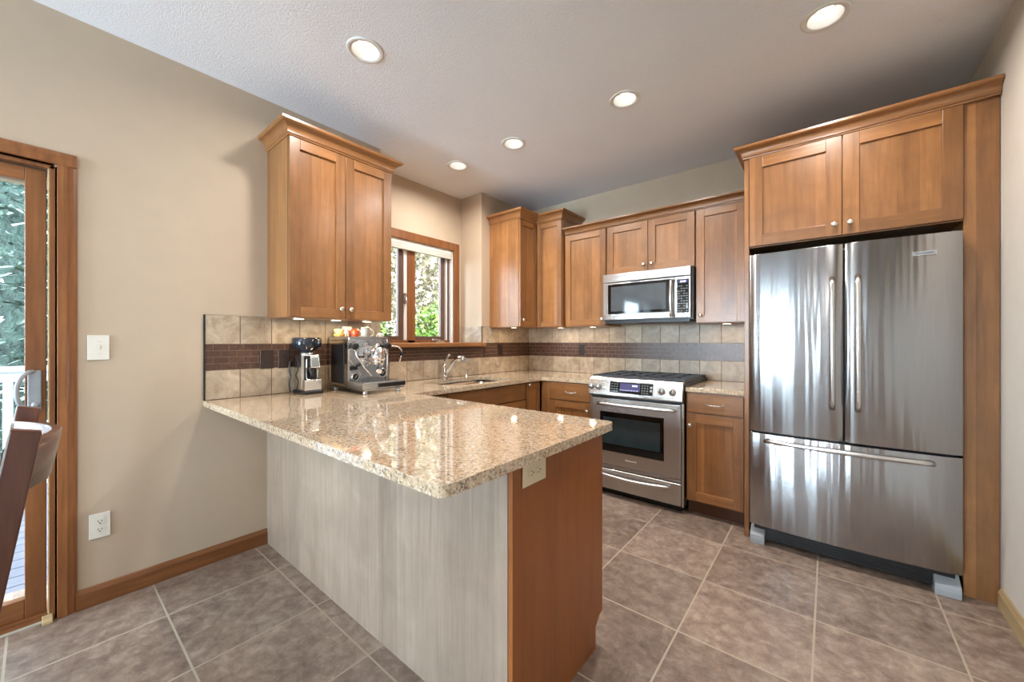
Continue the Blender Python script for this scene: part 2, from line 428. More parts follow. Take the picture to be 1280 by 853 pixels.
def pull(face, a, z, parent, w=.11, b=.02):
    m = MB(); pts = []
    for i in range(13):
        q = i/12; pts.append(face.pt(a-w/2+w*q, b+.028*math.sin(PI*q)**.55, z))
    m.tube(pts, .0052, 8)
    for e in (-1, 1): m.lathe(face.pt(a+e*w/2, b, z), [(.009, 0), (.009, .003), (.005, .006)], face.axis(), 12)
    return build('handle', m, 'nickel', parent)
def rrect(x0, x1, y0, y1, r, n=6):
    out = []
    for cx, cy, a in ((x1-r, y0+r, -90), (x1-r, y1-r, 0), (x0+r, y1-r, 90), (x0+r, y0+r, 180)):
        for i in range(n+1):
            t = math.radians(a+90*i/n); out.append((cx+r*math.cos(t), cy+r*math.sin(t)))
    return out
def text_mesh(name, body, size, mat, parent, origin, xdir, updir, extrude=.0006, align='CENTER', squash=1.0):
    cu = bpy.data.curves.new(name, 'FONT'); cu.body = body; cu.size = size; cu.extrude = extrude; cu.align_x = align; cu.align_y = 'CENTER'
    tmp = bpy.data.objects.new(name, cu); COL.objects.link(tmp)
    me = bpy.data.meshes.new_from_object(tmp.evaluated_get(bpy.context.evaluated_depsgraph_get()))
    bpy.data.objects.remove(tmp); bpy.data.curves.remove(cu)
    x = Vector(xdir).normalized(); u = Vector(updir).normalized(); n = x.cross(u)
    base = wpos(parent); O = Vector(origin)
    for v in me.vertices: v.co = O+x*v.co.x*squash+u*v.co.y+n*v.co.z-base
    me.materials.append(M[mat]); o = bpy.data.objects.new(name, me); COL.objects.link(o); o.parent = parent
    return o

H = 2.753; L = 3.613; C = .9215; TP = .1675; BD = .1475; RX = 3.34; FY = -4.2
Z1 = C+TP; Z2 = Z1+BD; Z3 = Z2+TP
RY0, RY1, RD = 1.688, 2.83, -.305      # window recess

# ------------------------------------------------------------------ room shell
m = MB(); m.box(-.45, RX+.15, FY-.15, L+.15, -.12, 0); struct('floor', m, 'floor')
CANS = [(.86, 1.068), (2.695, 2.30), (1.73, 2.30), (.86, 2.28), (.258, 2.267)]
ADDED_CANS = [(.9, -1.3), (2.5, -1.3), (.9, -2.8), (2.5, -2.8)]  # out of view, added only for their light
def circ(x, y, r, n=28): return [(x+r*math.cos(2*PI*i/n), y+r*math.sin(2*PI*i/n)) for i in range(n)]
m = MB(); m.filled([[(-.45, FY-.15), (RX+.15, FY-.15), (RX+.15, L+.15), (-.45, L+.15)]]+[circ(x, y, .070) for x, y in CANS+ADDED_CANS], H, H+.10)
struct('ceiling', m, 'ceiling')
DY0, DY1, DZ = -1.86, .050, 2.045      # patio door opening
m = MB()
m.box(-.45, 0, FY-.15, DY0, 0, H); m.box(-.45, 0, DY0, DY1, DZ, H); m.box(-.16, 0, DY1, .30, 0, H); m.box(-.45, -.16, DY1+.02, .30, 0, H)
m.box(-.45, 0, .30, RY0, 0, H)
m.box(-.45, 0, RY0, RY1, 0, Z2-.035); m.box(-.45, 0, RY1, L+.15, 0, H)
WY0, WY1, WZ0, WZ1 = 1.72, 2.722, Z2-.035, 2.19    # window opening in the recess wall
m.box(-.45, RD, RY0, WY0, Z2-.035, H); m.box(-.45, RD, WY1, RY1, Z2-.035, H); m.box(-.45, RD, WY0, WY1, WZ1, H)
struct('wall_left', m, 'wall')
m = MB(); m.box(0, RX, L, L+.15, 0, H); struct('wall_back', m, 'wall')
m = MB(); m.box(RX, RX+.15, -1.9, L+.15, 0, H); m.box(RX, RX+.15, FY-.15, -2.6, 0, H); m.box(RX, RX+.15, -2.6, -1.9, 0, .15); m.box(RX, RX+.15, -2.6, -1.9, 2.2, H)
struct('wall_right', m, 'wall_r')
m = MB(); ox = [(.12, .55), (.67, 1.15), (1.42, 1.66), (2.72, 2.80)]  # opening widths shaped to streak the refrigerator's reflection
m.box(0, RX, FY-.15, FY, 2.40, H); m.box(0, RX, FY-.15, FY, 0, .10)
for a, b in ((0, .12), (.55, .67), (1.15, 1.42), (1.66, 2.72), (2.80, RX)): m.box(a, b, FY-.15, FY, .10, 2.40)
struct('wall_front', m, 'wall')
# unseen windows added behind the camera for daylight and streaked refrigerator reflections
k = 2
for a, b in ox:
    m = MB(); fr = .05 if b-a > .3 else .012
    m.box(a, a+fr, FY-.10, FY+.02, .10, 2.40); m.box(b-fr, b, FY-.10, FY+.02, .10, 2.40); m.box(a, b, FY-.10, FY+.02, .10, .16); m.box(a, b, FY-.10, FY+.02, 2.34, 2.40)
    o = struct('window_%d' % k, m, 'oak_z'); k += 1
    g = MB(); g.box(a+fr-.008, b-fr+.008, FY-.065, FY-.059, .15, 2.35); build('pane', g, 'glass', o)
m = MB(); a, b = -2.6, -1.9; fr = .05  # right wall window, out of view, added to let in daylight
for y in (a, (a+b)/2-.03, b-fr): m.box(RX-.02, RX+.10, y, y+fr, .15, 2.2)
m.box(RX-.02, RX+.10, a, b, .15, .21); m.box(RX-.02, RX+.10, a, b, 2.14, 2.2)
o = struct('window_%d' % k, m, 'oak_z'); g = MB(); g.box(RX+.05, RX+.056, a+.05, b-.05, .2, 2.15); build('pane', g, 'glass', o)
# baseboards
bb = [(0, 0), (.014, 0), (.014, .070), (.010, .078), (.006, .088), (0, .092)]
m = MB(); m.sweep([(0.0005, .905), (0.0005, .113)], [(-o_, z) for o_, z in bb]); struct('baseboard_left', m, 'oak_y')
m = MB(); m.sweep([(RX-.0005, 2.87), (RX-.0005, -1.88)], bb); struct('baseboard_right', m, 'pale_oak')

# ------------------------------------------------------------------ patio door (door_1)
m = MB()   # casing and jambs
cas = [(0, 0), (.018, 0), (.018, .030), (.013, .036), (.013, .048), (.009, .058), (.006, .060), (0, .060)]
def casing_v(mb, y_in, d, z0, z1):    # moulded casing, profile across Y
    poly = [(o_*1.0, y_in+d*w) for o_, w in cas]
    mb.prism(poly, z0, z1, 'z')
casing_v(m, DY1+.006, 1, 0, DZ+.008); casing_v(m, DY0-.006, -1, 0, DZ+.008)
m.prism([(o_, DZ+.008+w) for o_, w in cas], DY0-.066, DY1+.066, 'y')
m.box(-.16, 0, DY1-.016, DY1+.012, 0, DZ); m.box(-.16, 0, DY0-.012, DY0+.012, 0, DZ); m.box(-.16, 0, DY0, DY1, DZ-.016, DZ+.012)
d1 = struct('door_1', m, 'oak_z', bevel=.002)
m = MB(); m.box(-.016, .001, DY1-.021, DY1-.015, 0, DZ-.016); build('weather_strip', m, 'pale_oak', d1, .002)
def sash(y0, y1, x, name='sliding_panel', sl=.062):
    q = MB(); z0, z1 = .035, DZ-.022
    q.box(x-.022, x+.022, y0, y0+sl, z0, z1); q.box(x-.022, x+.022, y1-sl, y1, z0, z1)
    q.box(x-.022, x+.022, y0+sl, y1-sl, z0, z0+.085, 1); q.box(x-.022, x+.022, y0+sl, y1-sl, z1-.060, z1, 1)
    p = build(name, q, ['oak_z', 'oak_y'], d1, .003)
    g = MB(); g.box(x-.004, x+.004, y0+sl-.008, y1-sl+.008, z0+.08, z1-.05); build('glass_pane', g, 'glass', p)
    return p
sp = sash(-.93, .026, -.050); sash(DY0+.014, -.90, -.105, 'fixed_panel')
m = MB(); m.box(-.16, -.006, DY0, DY1-.016, 0.0, .030); m.box(-.030, -.004, DY0, DY1-.016, .030, .036); build('sill_track', m, ['oak_y'], d1, .002)
m = MB(); m.box(-.006, .004, DY0, .045, .001, .008); build('threshold_strip', m, ['door_track'], d1, label='pale metal strip at foot of door')
m = MB(); m.prism([(-.004, .0), (.034, .0), (.030, .012), (.004, .030), (-.004, .030)], .012, .044, 'y'); build('jamb_block', m, ['pale_oak'], d1, .003)
m = MB(); m.box(-.028, -.020, -.028, .012, .945, 1.125)
hd = build('handle_plate', m, 'grey_plastic', sp, .006)
m = MB(); pts = []
for i in range(17):
    t = PI*i/16; pts.append((-.020+.045*math.sin(t)**.8, -.012-.045*math.sin(t)**.9, 1.035+.085*math.cos(t)))
m.tube(pts, .0085, 10); build('handle_grip', m, 'grey_plastic', hd, label='grey D shaped grip')
m = MB(); m.lathe((-.020, -.006, .972), [(.012, 0), (.012, .006), (.008, .010), (0, .010)], 'x', 14); build('lock_knob', m, 'grey_plastic', hd)

# ------------------------------------------------------------------ kitchen window (window_1)
gx = -.372
m = MB()
ct = .074
m.box(RD, RD+.018, WY1-.004, WY1+ct, Z2, WZ1+ct); m.box(RD, RD+.018, RY0, WY1-.004, WZ1-.004, WZ1+ct)
m.box(RD, RD+.018, RY0, WY0+.004, Z2, WZ1)
w1 = struct('window_1', m, 'oak_z', bevel=.003)
m = MB(); m.box(-.44, RD+.001, WY1-.012, WY1, Z2, WZ1); m.box(-.44, RD+.001, WY0, WY0+.012, Z2, WZ1); m.box(-.44, RD+.001, WY0, WY1, WZ1-.012, WZ1)
build('jamb_lining', m, 'white_paint', w1)
m = MB(); m.box(gx-.04, gx+.030, 2.190, 2.275, Z2, WZ1-.012); m.box(gx-.04, gx+.03, WY0+.012, WY1-.012, Z2, Z2+.028)
build('mullion', m, 'oak_z', w1, .003)
def wsash(y0, y1, nm):
    q = MB(); z0, z1 = Z2+.028, WZ1-.014; st = .050; x0, x1 = gx-.025, gx+.012
    q.box(x0, x1, y0, y0+st, z0, z1); q.box(x0, x1, y1-st, y1, z0, z1); q.box(x0, x1, y0+st, y1-st, z0, z0+.036); q.box(x0, x1, y0+st, y1-st, z1-.05, z1)
    p = build('sash', q, 'bronze', w1, .002)
    g = MB(); g.box(gx-.010, gx-.004, y0+st-.006, y1-st+.006, z0+.03, z1-.045); build('pane', g, 'glass', p)
    return p
wsash(WY0+.014, 2.150, 'a'); rs = wsash(2.240, 2.655, 'b')
m = MB(); m.box(gx-.03, gx+.022, 2.152, 2.188, Z2+.028, WZ1-.014); build('weather_strip', m, 'white_paint', w1, .002)
m = MB(); m.box(gx-.03, gx+.022, 2.664, 2.684, Z2+.028, WZ1-.014); build('weather_strip', m, 'white_paint', w1, .002)
m = MB(); m.box(gx-.03, gx+.026, 2.688, 2.706, Z2+.028, WZ1-.014); build('side_frame', m, 'bronze', w1, .002)
m = MB(); m.box(gx+.022, gx+.030, 2.150, 2.178, 1.60, 1.70); m.tube([(gx+.030, 2.164, 1.665), (gx+.05, 2.164, 1.655), (gx+.056, 2.160, 1.60)], .007, 8); build('sash_lock', m, 'steel_h', w1)
m = MB(); m.box(gx+.03, gx+.075, 2.50, 2.60, Z2+.001, Z2+.022); m.tube([(gx+.055, 2.56, Z2+.026), (gx+.07, 2.50, Z2+.034), (gx+.075, 2.45, Z2+.030)], .007, 8); m.lathe((gx+.075, 2.45, Z2+.024), [(.01, 0), (.01, .016), (0, .018)], 'z', 10)
build('crank_handle', m, 'steel_h', w1, .003)
# roller/cellular shade raised to the top
t = thing('cellular_shade', 'white folded window shade pulled up under the top of the kitchen window frame', 'shade', (RD+.02, 2.2, 2.10))
m = MB(); m.box(RD-.045, RD-.002, WY0+.016, WY1-.014, 2.150, WZ1-.013); build('head_rail', m, 'plastic_white', t, .003)
m = MB()
for i in range(6): m.box(RD-.040, RD-.008+(i % 2)*.004, WY0+.020, WY1-.018, 2.112+i*.0064, 2.112+i*.0064+.0056)
build('folded_fabric', m, 'shade_fabric', t)
m = MB(); m.box(RD-.042, RD-.004, WY0+.018, WY1-.016, 2.100, 2.111); build('bottom_rail', m, 'plastic_white', t, .003)
# sill ledge
m = MB(); m.box(RD, .062, RY0+.002, RY1-.001, Z2-.034, Z2+.003); m.box(.001, .062, RY1-.001, RY1+.018, Z2-.034, Z2+.003); struct('trim_1', m, 'wood_y', bevel=.005)

# ------------------------------------------------------------------ tile backsplash
def tile_rows(face, a0, a1, z0, z1, start, pitch, th=.008, g=.0018, hide=()):
    q = MB(); a = start
    while a < a1:
        s0, s1 = max(a0, a+g), min(a1, a+pitch-g)
        if s1-s0 > .012: face.box(q, s0, s1, 0, th, z0+g, z1-g)
        a += pitch
    return q
def mosaic(face, a0, a1, z0, z1, start):
    q = MB(); face.box(q, a0, a1, .0041, .0060, z0, z1, 1); rows = 4; rh = (z1-z0)/rows; ln = .0745
    for r in range(rows):
        a = start-ln*(.5 if r % 2 else 0)-ln
        while a < a1:
            s0, s1 = max(a0, a+.0014), min(a1, a+ln-.0014)
            if s1-s0 > .006: face.box(q, s0, s1, 0, .0075, z0+r*rh+.0014, z0+(r+1)*rh-.0014)
            a += ln
    return q
fl = Face('+x', .0005); fb = Face('-y', L-.0005)
t = thing('tile_backsplash', 'stone tile backsplash with brown mosaic band on the left wall behind the sink', 'backsplash', (0, .592, C))
tb = .592
m = MB(); fl.box(m, tb, RY0, 0, .004, C, Z3); fl.box(m, RY0, RY1, 0, .004, C, Z2-.036); fl.box(m, RY1, L-.001, 0, .004, C, Z3); build('grout_bed', m, 'grout', t)
m = tile_rows(fl, tb, L-.009, C, Z1, tb, TP); build('lower_tile_row', m, 'tile', t, .0015)
m = tile_rows(fl, tb, RY0, Z2, Z3, tb, TP)
build('upper_tile_row', m, 'tile', t, .0015)
build('upper_tile_row', tile_rows(fl, RY1+.009, L-.009, Z2, Z3, RY1-.08, TP), 'tile', t, .0015)
m = MB(); fr_ = Face('-y', RY1-.0005); fw_ = Face('+x', RD+.0005)
for a, b in ((RD+.02, -.145), (-.141, -.0005)): fr_.box(m, a, b, 0, .008, Z2+.004, Z3)
fw_.box(m, WY1+ct+.002, RY1-.009, 0, .008, Z2+.004, Z3)
build('recess_tiles', m, 'tile', t, .0015)
m = mosaic(fl, tb, RY0, Z1, Z2, tb); q = mosaic(fl, RY0+.001, RY1, Z1, Z2-.037, tb); q2 = mosaic(fl, RY1+.019, L-.008, Z1, Z2, tb)
for w in (q, q2):
    me_tmp = bpy.data.meshes.new('t'); w.bm.to_mesh(me_tmp); m.bm.from_mesh(me_tmp); bpy.data.meshes.remove(me_tmp)
build('mosaic_band', m, ['mosaic', 'grout_light'], t)
m = MB(); fl.box(m, tb-.006, tb-.0005, 0, .010, C, Z3); build('edge_strip', m, 'black', t)
t = thing('tile_backsplash', 'stone tile backsplash with brown mosaic band on the back wall behind the range', 'backsplash', (0, L, C))
bx1 = 2.284
m = MB(); fb.box(m, .006, bx1, 0, .004, C, Z3); build('grout_bed', m, 'grout', t)
build('lower_tile_row', tile_rows(fb, .0095, bx1, C, Z1, .006, TP), 'tile', t, .0015)
build('upper_tile_row', tile_rows(fb, .0095, bx1, Z2, Z3, .006, TP), 'tile', t, .0015)
build('mosaic_band', mosaic(fb, .0095, bx1, Z1, Z2, .0), ['mosaic', 'grout_light'], t)

# ------------------------------------------------------------------ countertops
def arc(cx, cy, r, a0, a1, n=6): return [(cx+r*math.cos(math.radians(a0+(a1-a0)*i/n)), cy+r*math.sin(math.radians(a0+(a1-a0)*i/n))) for i in range(n+1)]
PX, PY0, PY1 = 2.022, .586, 1.512
out = [(.001, PY0)]+arc(PX-.03, PY0+.03, .03, -90, 0)+arc(PX-.03, PY1-.03, .03, 0, 90)+[(.662, PY1), (.650, PY1+.012), (.650, 2.955), (.662, 2.967), (1.148, 2.967), (1.148, L-.011), (.0105, L-.011), (.0105, tb), (.001, tb)]
SX0, SX1, SY0, SY1 = .150, .560, 1.95, 2.66
sinkhole = rrect(SX0, SX1, SY0, SY1, .06)
m = MB(); m.filled([out, sinkhole], C-.032, C)
solo('granite_countertop', m, 'granite', 'large speckled tan granite countertop covering the peninsula, sink run and corner', 'countertop', (0, 0, C-.032), bevel=.004, seg=3)
m = MB(); m.box(1.902, 2.283, 2.967, L-.011, C-.032, C)
solo('granite_countertop', m, 'granite', 'small granite countertop between the range and the refrigerator', 'countertop', (2.09, 3.2, C-.032), bevel=.004, seg=3)

# ------------------------------------------------------------------ base cabinets
CB = C-.033
# peninsula
pb, qX = .903, 1.972
t = thing('peninsula_cabinet', 'peninsula base cabinet with pale wood back panel and brown end panel in foreground', 'cabinet', (1.0, 1.2, 0))
m = MB(); m.box(.002, qX-.02, pb, pb+.012, 0, CB)
build('back_panel', m, 'backpanel', t, label='pale greyish wood back panel facing the dining side')
yk, yf = 1.440, 1.500
m = MB(); notch = [(pb, 0), (yk, 0), (yk, .090)]+[(yk+.012+(yf-yk-.012)*(1-math.cos(a*PI/12)), .090+.035*math.sin(a*PI/12)) for a in range(1, 7)]+[(yf, .150), (yf, CB), (pb, CB)]
m.prism(notch, qX-.018, qX, 'x'); build('end_panel', m, 'endpanel', t, .0012, label='brown wood end panel')
m = MB(); m.box(.66, qX-.019, pb+.013, 1.478, .10, CB-.002); build('carcass', m, 'wood_z', t)
m = MB(); m.box(.66, qX-.019, pb+.013, 1.42, 0, .098); m.box(.66, qX-.019, 1.42, 1.432, 0, .098); build('toe_kick', m, 'toe', t)
ff = Face('+y', 1.479)
zz = [.105, .36, .62, .745, .885]
for a0, a1 in ((.70, 1.12), (1.125, 1.545), (1.55, qX-.021)):
    d = slab(ff, a0, a1, .745, .880, t); pull(ff, (a0+a1)/2, .81, d)
    if a0 > 1.5:
        for z0, z1 in ((.42, .735), (.108, .41)):
            d = slab(ff, a0, a1, z0, z1, t); pull(ff, (a0+a1)/2, (z0+z1)/2, d)
    else:
        d = shaker(ff, a0, a1, .108, .735, t); knob(ff, a1-.03 if a0 < 1 else a0+.03, .69, d)
# sink base
fs = Face('+x', .608)
t = thing('sink_base_cabinet', 'wood sink base cabinet with long false front under the kitchen window', 'cabinet', (.3, 2.2, 0))
m = MB(); m.box(.003, .606, 1.545, 2.738, .10, .66); m.box(.588, .606, 1.545, 2.738, .66, CB-.002); m.box(.003, .021, 1.545, 2.738, .66, CB-.002); m.box(.021, .588, 1.545, 1.563, .66, CB-.002); m.box(.021, .588, 2.72, 2.738, .66, CB-.002)
build('carcass', m, 'wood_z', t)
m = MB(); m.box(.003, .55, 1.545, 2.738, 0, .099); build('toe_kick', m, 'toe', t)
slab(fs, 1.83, 2.735, .740, .882, t, 'false_front')
for a0, a1, kn in ((1.83, 2.280, 2.25), (2.285, 2.735, 2.315)):
    d = shaker(fs, a0, a1, .108, .732, t); knob(fs, kn, .69, d)
slab(fs, 1.55, 1.825, .108, .882, t, 'filler_panel')
t = thing('tray_base_cabinet', 'narrow wood base cabinet with one tall door right of the sink', 'cabinet', (.3, 2.86, 0))
m = MB(); m.box(.003, .606, 2.742, 2.985, .10, CB-.002); build('carcass', m, 'wood_z', t)
m = MB(); m.box(.003, .55, 2.742, 3.0, 0, .099); build('toe_kick', m, 'toe', t)
d = shaker(fs, 2.745, 2.955, .108, .882, t, .045); knob(fs, 2.772, .862, d)
# drawer base left of the range
fbk = Face('-y', 2.990)
t = thing('drawer_base_cabinet', 'wood base cabinet with drawer over door in the corner left of the range', 'cabinet', (.9, 3.3, 0))
m = MB(); m.box(.63, 1.146, 2.992, L-.003, .10, CB-.002); build('carcass', m, 'wood_z', t)
m = MB(); m.box(.63, 1.146, 3.05, L-.003, 0, .099); build('toe_kick', m, 'toe', t)
m = MB(); fbk.box(m, .632, .722, 0, .012, .10, CB-.002); build('corner_stile', m, 'wood_z', t)
d = slab(fbk, .727, 1.143, .728, .880, t); pull(fbk, .945, .800, d, .10)
d = shaker(fbk, .727, 1.143, .108, .720, t); knob(fbk, 1.115, .655, d)
t = thing('drawer_base_cabinet', 'wood base cabinet with drawer over door between range and refrigerator', 'cabinet', (2.09, 3.3, 0))
m = MB(); m.box(1.904, 2.281, 2.992, L-.003, .10, CB-.002); build('carcass', m, 'wood_z', t)
m = MB(); m.box(1.904, 2.281, 3.05, L-.003, 0, .099); build('toe_kick', m, 'toe', t)
d = slab(fbk, 1.914, 2.270, .745, .876, t); pull(fbk, 2.092, .806, d, .11)
d = shaker(fbk, 1.914, 2.270, .115, .733, t, .062); knob(fbk, 1.936, .652, d)

# ------------------------------------------------------------------ wall cabinets
def crown(z0, z1, p):   # cove crown profile (outward, z)
    h = z1-z0
    pr = [(-.012, z0), (.004, z0), (.006, z0+.10*h), (.012, z0+.16*h), (.012, z0+.22*h)]
    for i in range(1, 7):
        a = PI/2*i/6; pr.append((.012+(p-.020)*(1-math.cos(a)), z0+h*(.22+.52*math.sin(a))))
    pr += [(p-.004, z0+.78*h), (p, z0+.84*h), (p, z1), (-.012, z1)]
    return pr
UB = 1.395
# left cabinet over the coffee gear
t = thing('wall_cabinet', 'two door wood wall cabinet on the left wall above the espresso machine', 'cabinet', (.16, 1.24, UB))
m = MB(); m.box(.001, .311, .905, 1.573, UB, 2.440); build('carcass', m, 'wood_z', t, .001)
fu = Face('+x', .312)
d = shaker(fu, .907, 1.236, UB+.002, 2.428, t); knob(fu, 1.206, 1.456, d)
d = shaker(fu, 1.240, 1.571, UB+.002, 2.428, t); knob(fu, 1.268, 1.456, d)
m = MB(); m.sweep([(.002, .905), (.332, .905), (.332, 1.573), (.002, 1.573)], crown(2.430, 2.508, .056)); build('crown_moulding', m, 'wood_y', t)
# corner cabinet
t = thing('corner_wall_cabinet', 'tall L shaped corner wall cabinet with two folding doors and returning crown', 'cabinet', (.2, 3.3, UB))
m = MB(); m.prism([(.001, 2.949), (.378, 2.949), (.378, 3.247), (.692, 3.247), (.692, L-.010), (.001, L-.010)], UB, 2.455); build('carcass', m, 'wood_z', t, .001)
fa = Face('+x', .379); fbb = Face('-y', 3.246)
d = shaker(fa, 2.953, 3.222, UB+.002, 2.440, t, .05); knob(fa, 2.985, 1.462, d)
shaker(fbb, .404, .690, UB+.002, 2.440, t, .05)
m = MB(); m.sweep([(.002, 2.949), (.399, 2.949), (.399, 3.226), (.693, 3.226), (.693, L-.012)], crown(2.442, 2.530, .056)); build('crown_moulding', m, 'wood_x', t)
# run over the range
fr = Face('-y', 3.290)
t = thing('wall_cabinet', 'single door wood wall cabinet left of the microwave', 'cabinet', (.92, 3.4, UB))
m = MB(); m.box(.706, 1.139, 3.292, L-.010, UB, 2.290); build('carcass', m, 'wood_z', t, .001)
d = shaker(fr, .708, 1.134, UB+.004, 2.282, t); knob(fr, 1.106, 1.456, d)
t = thing('wall_cabinet', 'short two door wood wall cabinet directly above the microwave', 'cabinet', (1.52, 3.4, 1.845))
m = MB(); m.box(1.142, 1.895, 3.292, L-.010, 1.845, 2.290); build('carcass', m, 'wood_z', t, .001)
d = shaker(fr, 1.150, 1.519, 1.850, 2.282, t); knob(fr, 1.489, 1.908, d)
d = shaker(fr, 1.524, 1.890, 1.850, 2.282, t); knob(fr, 1.556, 1.908, d)
t = thing('wall_cabinet', 'single door wood wall cabinet between microwave and refrigerator', 'cabinet', (2.09, 3.4, UB))
m = MB(); m.box(1.898, 2.283, 3.292, L-.010, UB, 2.290); build('carcass', m, 'wood_z', t, .001)
d = shaker(fr, 1.902, 2.240, UB+.004, 2.282, t); knob(fr, 1.936, 1.456, d)
m = MB(); m.sweep([(.712, 3.272), (2.284, 3.272)], crown(2.284, 2.350, .050))
solo('crown_moulding', m, 'wood_x', 'long wood crown moulding across the wall cabinets over the range', 'crown moulding', (1.5, 3.27, 2.284))
# refrigerator surround
t = thing('refrigerator_cabinet', 'deep two door wood cabinet above the refrigerator with tall side panels', 'cabinet', (2.8, 3.2, 0))
m = MB(); m.box(2.286, 2.313, 2.885, L-.002, 0, 2.425); build('side_panel', m, 'wood_z', t, .0015)
m = MB(); m.box(3.222, 3.337, 2.890, 2.910, 0, 2.425); build('filler_panel', m, 'wood_z', t, .0015)
m = MB(); m.box(3.222, 3.242, 2.911, L-.002, 0, 2.425); build('side_panel', m, 'wood_z', t, .0015)
m = MB(); m.box(2.314, 3.221, 2.894, L-.002, 1.850, 2.425); build('carcass', m, 'wood_z', t)
ft = Face('-y', 2.892)
d = shaker(ft, 2.316, 2.764, 1.856, 2.418, t, .07); knob(ft, 2.732, 1.917, d)
d = shaker(ft, 2.769, 3.219, 1.856, 2.418, t, .07); knob(ft, 2.800, 1.917, d)
m = MB(); m.sweep([(2.286, L-.012), (2.286, 2.876), (3.337, 2.876)], crown(2.420, 2.492, .052)); build('crown_moulding', m, 'wood_x', t)

# ------------------------------------------------------------------ refrigerator
t = thing('refrigerator', 'stainless steel french door refrigerator with bottom freezer drawer at right', 'refrigerator', (2.765, 3.1, 0))
fx0, fx1 = 2.324, 3.210; xm = 2.772
m = MB(); m.box(fx0+.004, fx1-.004, 2.885, L-.03, .03, 1.775); build('body', m, 'black', t, .004)
def bowed(x0, x1, z0, z1, yb, yf, bow, xl, xr):
    q = MB(); n = 14; poly = []
    for i in range(n+1):
        x = x0+(x1-x0)*i/n; u = (x-(xl+xr)/2)/((xr-xl)/2)
        e = min(1, min(x-x0, x1-x)/.012); poly.append((x, yf-bow*(1-u*u)+.010*(1-math.sqrt(max(0, 1-(1-e)**2)))))
    poly += [(x1, yb), (x0, yb)]
    q.prism(poly, z0, z1, 'z')
    for f in q.bm.faces:
        if abs(f.normal.z) < .5 and len(f.verts) == 4: f.smooth = True
    return q
FF = 2.815; BOW = .022
def bowy(x): 
    u = (x-(fx0+fx1)/2)/((fx1-fx0)/2); return FF-BOW*(1-u*u)
dl = build('door', bowed(fx0, xm-.004, .700, 1.790, 2.884, FF, BOW, fx0, fx1), 'steel', t, .002)
dr = build('door', bowed(xm+.004, fx1, .700, 1.790, 2.884, FF, BOW, fx0, fx1), 'steel', t, .002)
fd = build('freezer_drawer', bowed(fx0, fx1, .120, .688, 2.884, FF, BOW, fx0, fx1), 'steel', t, .002)
def vhandle(x, z0, z1, par):
    q = MB(); y = bowy(x); n = 14; pts = [(x, y+.002, z0+.012)]
    for i in range(n+1):
        w = i/n; pts.append((x, y-.030-.022*math.sin(PI*w), z0+(z1-z0)*w))
    pts.append((x, y+.002, z1-.012)); q.tube(pts, .0135, 12)
    return build('handle', q, 'steel_h', par)
vhandle(2.722, .885, 1.600, dl); vhandle(2.828, .885, 1.600, dr)
q = MB(); n = 16; pts = [(2.425, bowy(2.425)+.002, .652)]
for i in range(n+1):
    w = i/n; x = 2.413+.69*w; pts.append((x, bowy(x)-.030-.018*math.sin(PI*w), .652))
pts.append((3.091, bowy(3.091)+.002, .652)); q.tube(pts, .0135, 12); build('handle', q, 'steel_h', fd)
by = bowy(3.078)-.001
m = MB(); m.box(3.035, 3.120, by-.004, by+.006, 1.684, 1.706); bd = build('badge', m, 'steel_h', dr, .001)
m = MB(); m.box(3.038, 3.117, by-.0046, by-.0038, 1.687, 1.703); build('badge_inset', m, 'grey_plastic', bd)
text_mesh('lettering', 'KitchenAid', .0135, 'black', bd, (3.0775, by-.0047, 1.695), (1, 0, 0), (0, 0, 1), .0003)
m = MB(); m.box(fx0+.02, fx1-.02, 2.86, 2.884, .025, .112); 
for i in range(5): m.box(fx0+.10, fx1-.10, 2.856, 2.860, .034+i*.014, .040+i*.014)
build('toe_grille', m, 'black', t)
for a, b in ((fx0+.002, fx0+.078), (fx1-.095, fx1-.004)):
    m = MB(); m.prism([(2.815, 0.0), (2.884, 0.0), (2.884, .100), (2.850, .075), (2.818, .055), (2.815, .03)], a, b, 'x'); build('foot_cover', m, 'grey_plastic', t, .004)
for a in (fx0+.03, xm-.045, xm+.02, fx1-.07):
    m = MB(); m.box(a, a+.04, 2.85, 2.93, 1.776, 1.800); build('hinge_cap', m, 'black', t, .003)
for a, b in ((fx0+.02, xm-.02), (xm+.02, fx1-.02)):
    m = MB(); m.box(a, b, 2.86, 2.884, .689, .699); build('gasket', m, 'black', t)

# ------------------------------------------------------------------ range
t = thing('range', 'stainless steel slide-in gas range with violet display between the base cabinets', 'range', (1.525, 3.3, 0))
r0, r1, RF = 1.152, 1.898, 2.945
m = MB(); m.box(r0+.002, r1-.002, 2.962, L-.03, .045, .925); build('body', m, ['black'], t, .002)
for a, b in ((r0, r0+.016), (r1-.016, r1)):
    m = MB(); m.box(a, b, 2.950, 3.05, .05, .80); build('side_trim', m, 'steel_light', t, .002)
m = MB(); pr = [(2.968, .800), (2.934, .806), (2.912, .818), (2.914, .84), (2.936, .940), (2.946, .955), (2.968, .962), (3.0, .962), (3.0, .800)]
m.prism(pr, r0, r1, 'x'); cp = build('control_panel', m, 'steel_light', t, .004, seg=3)
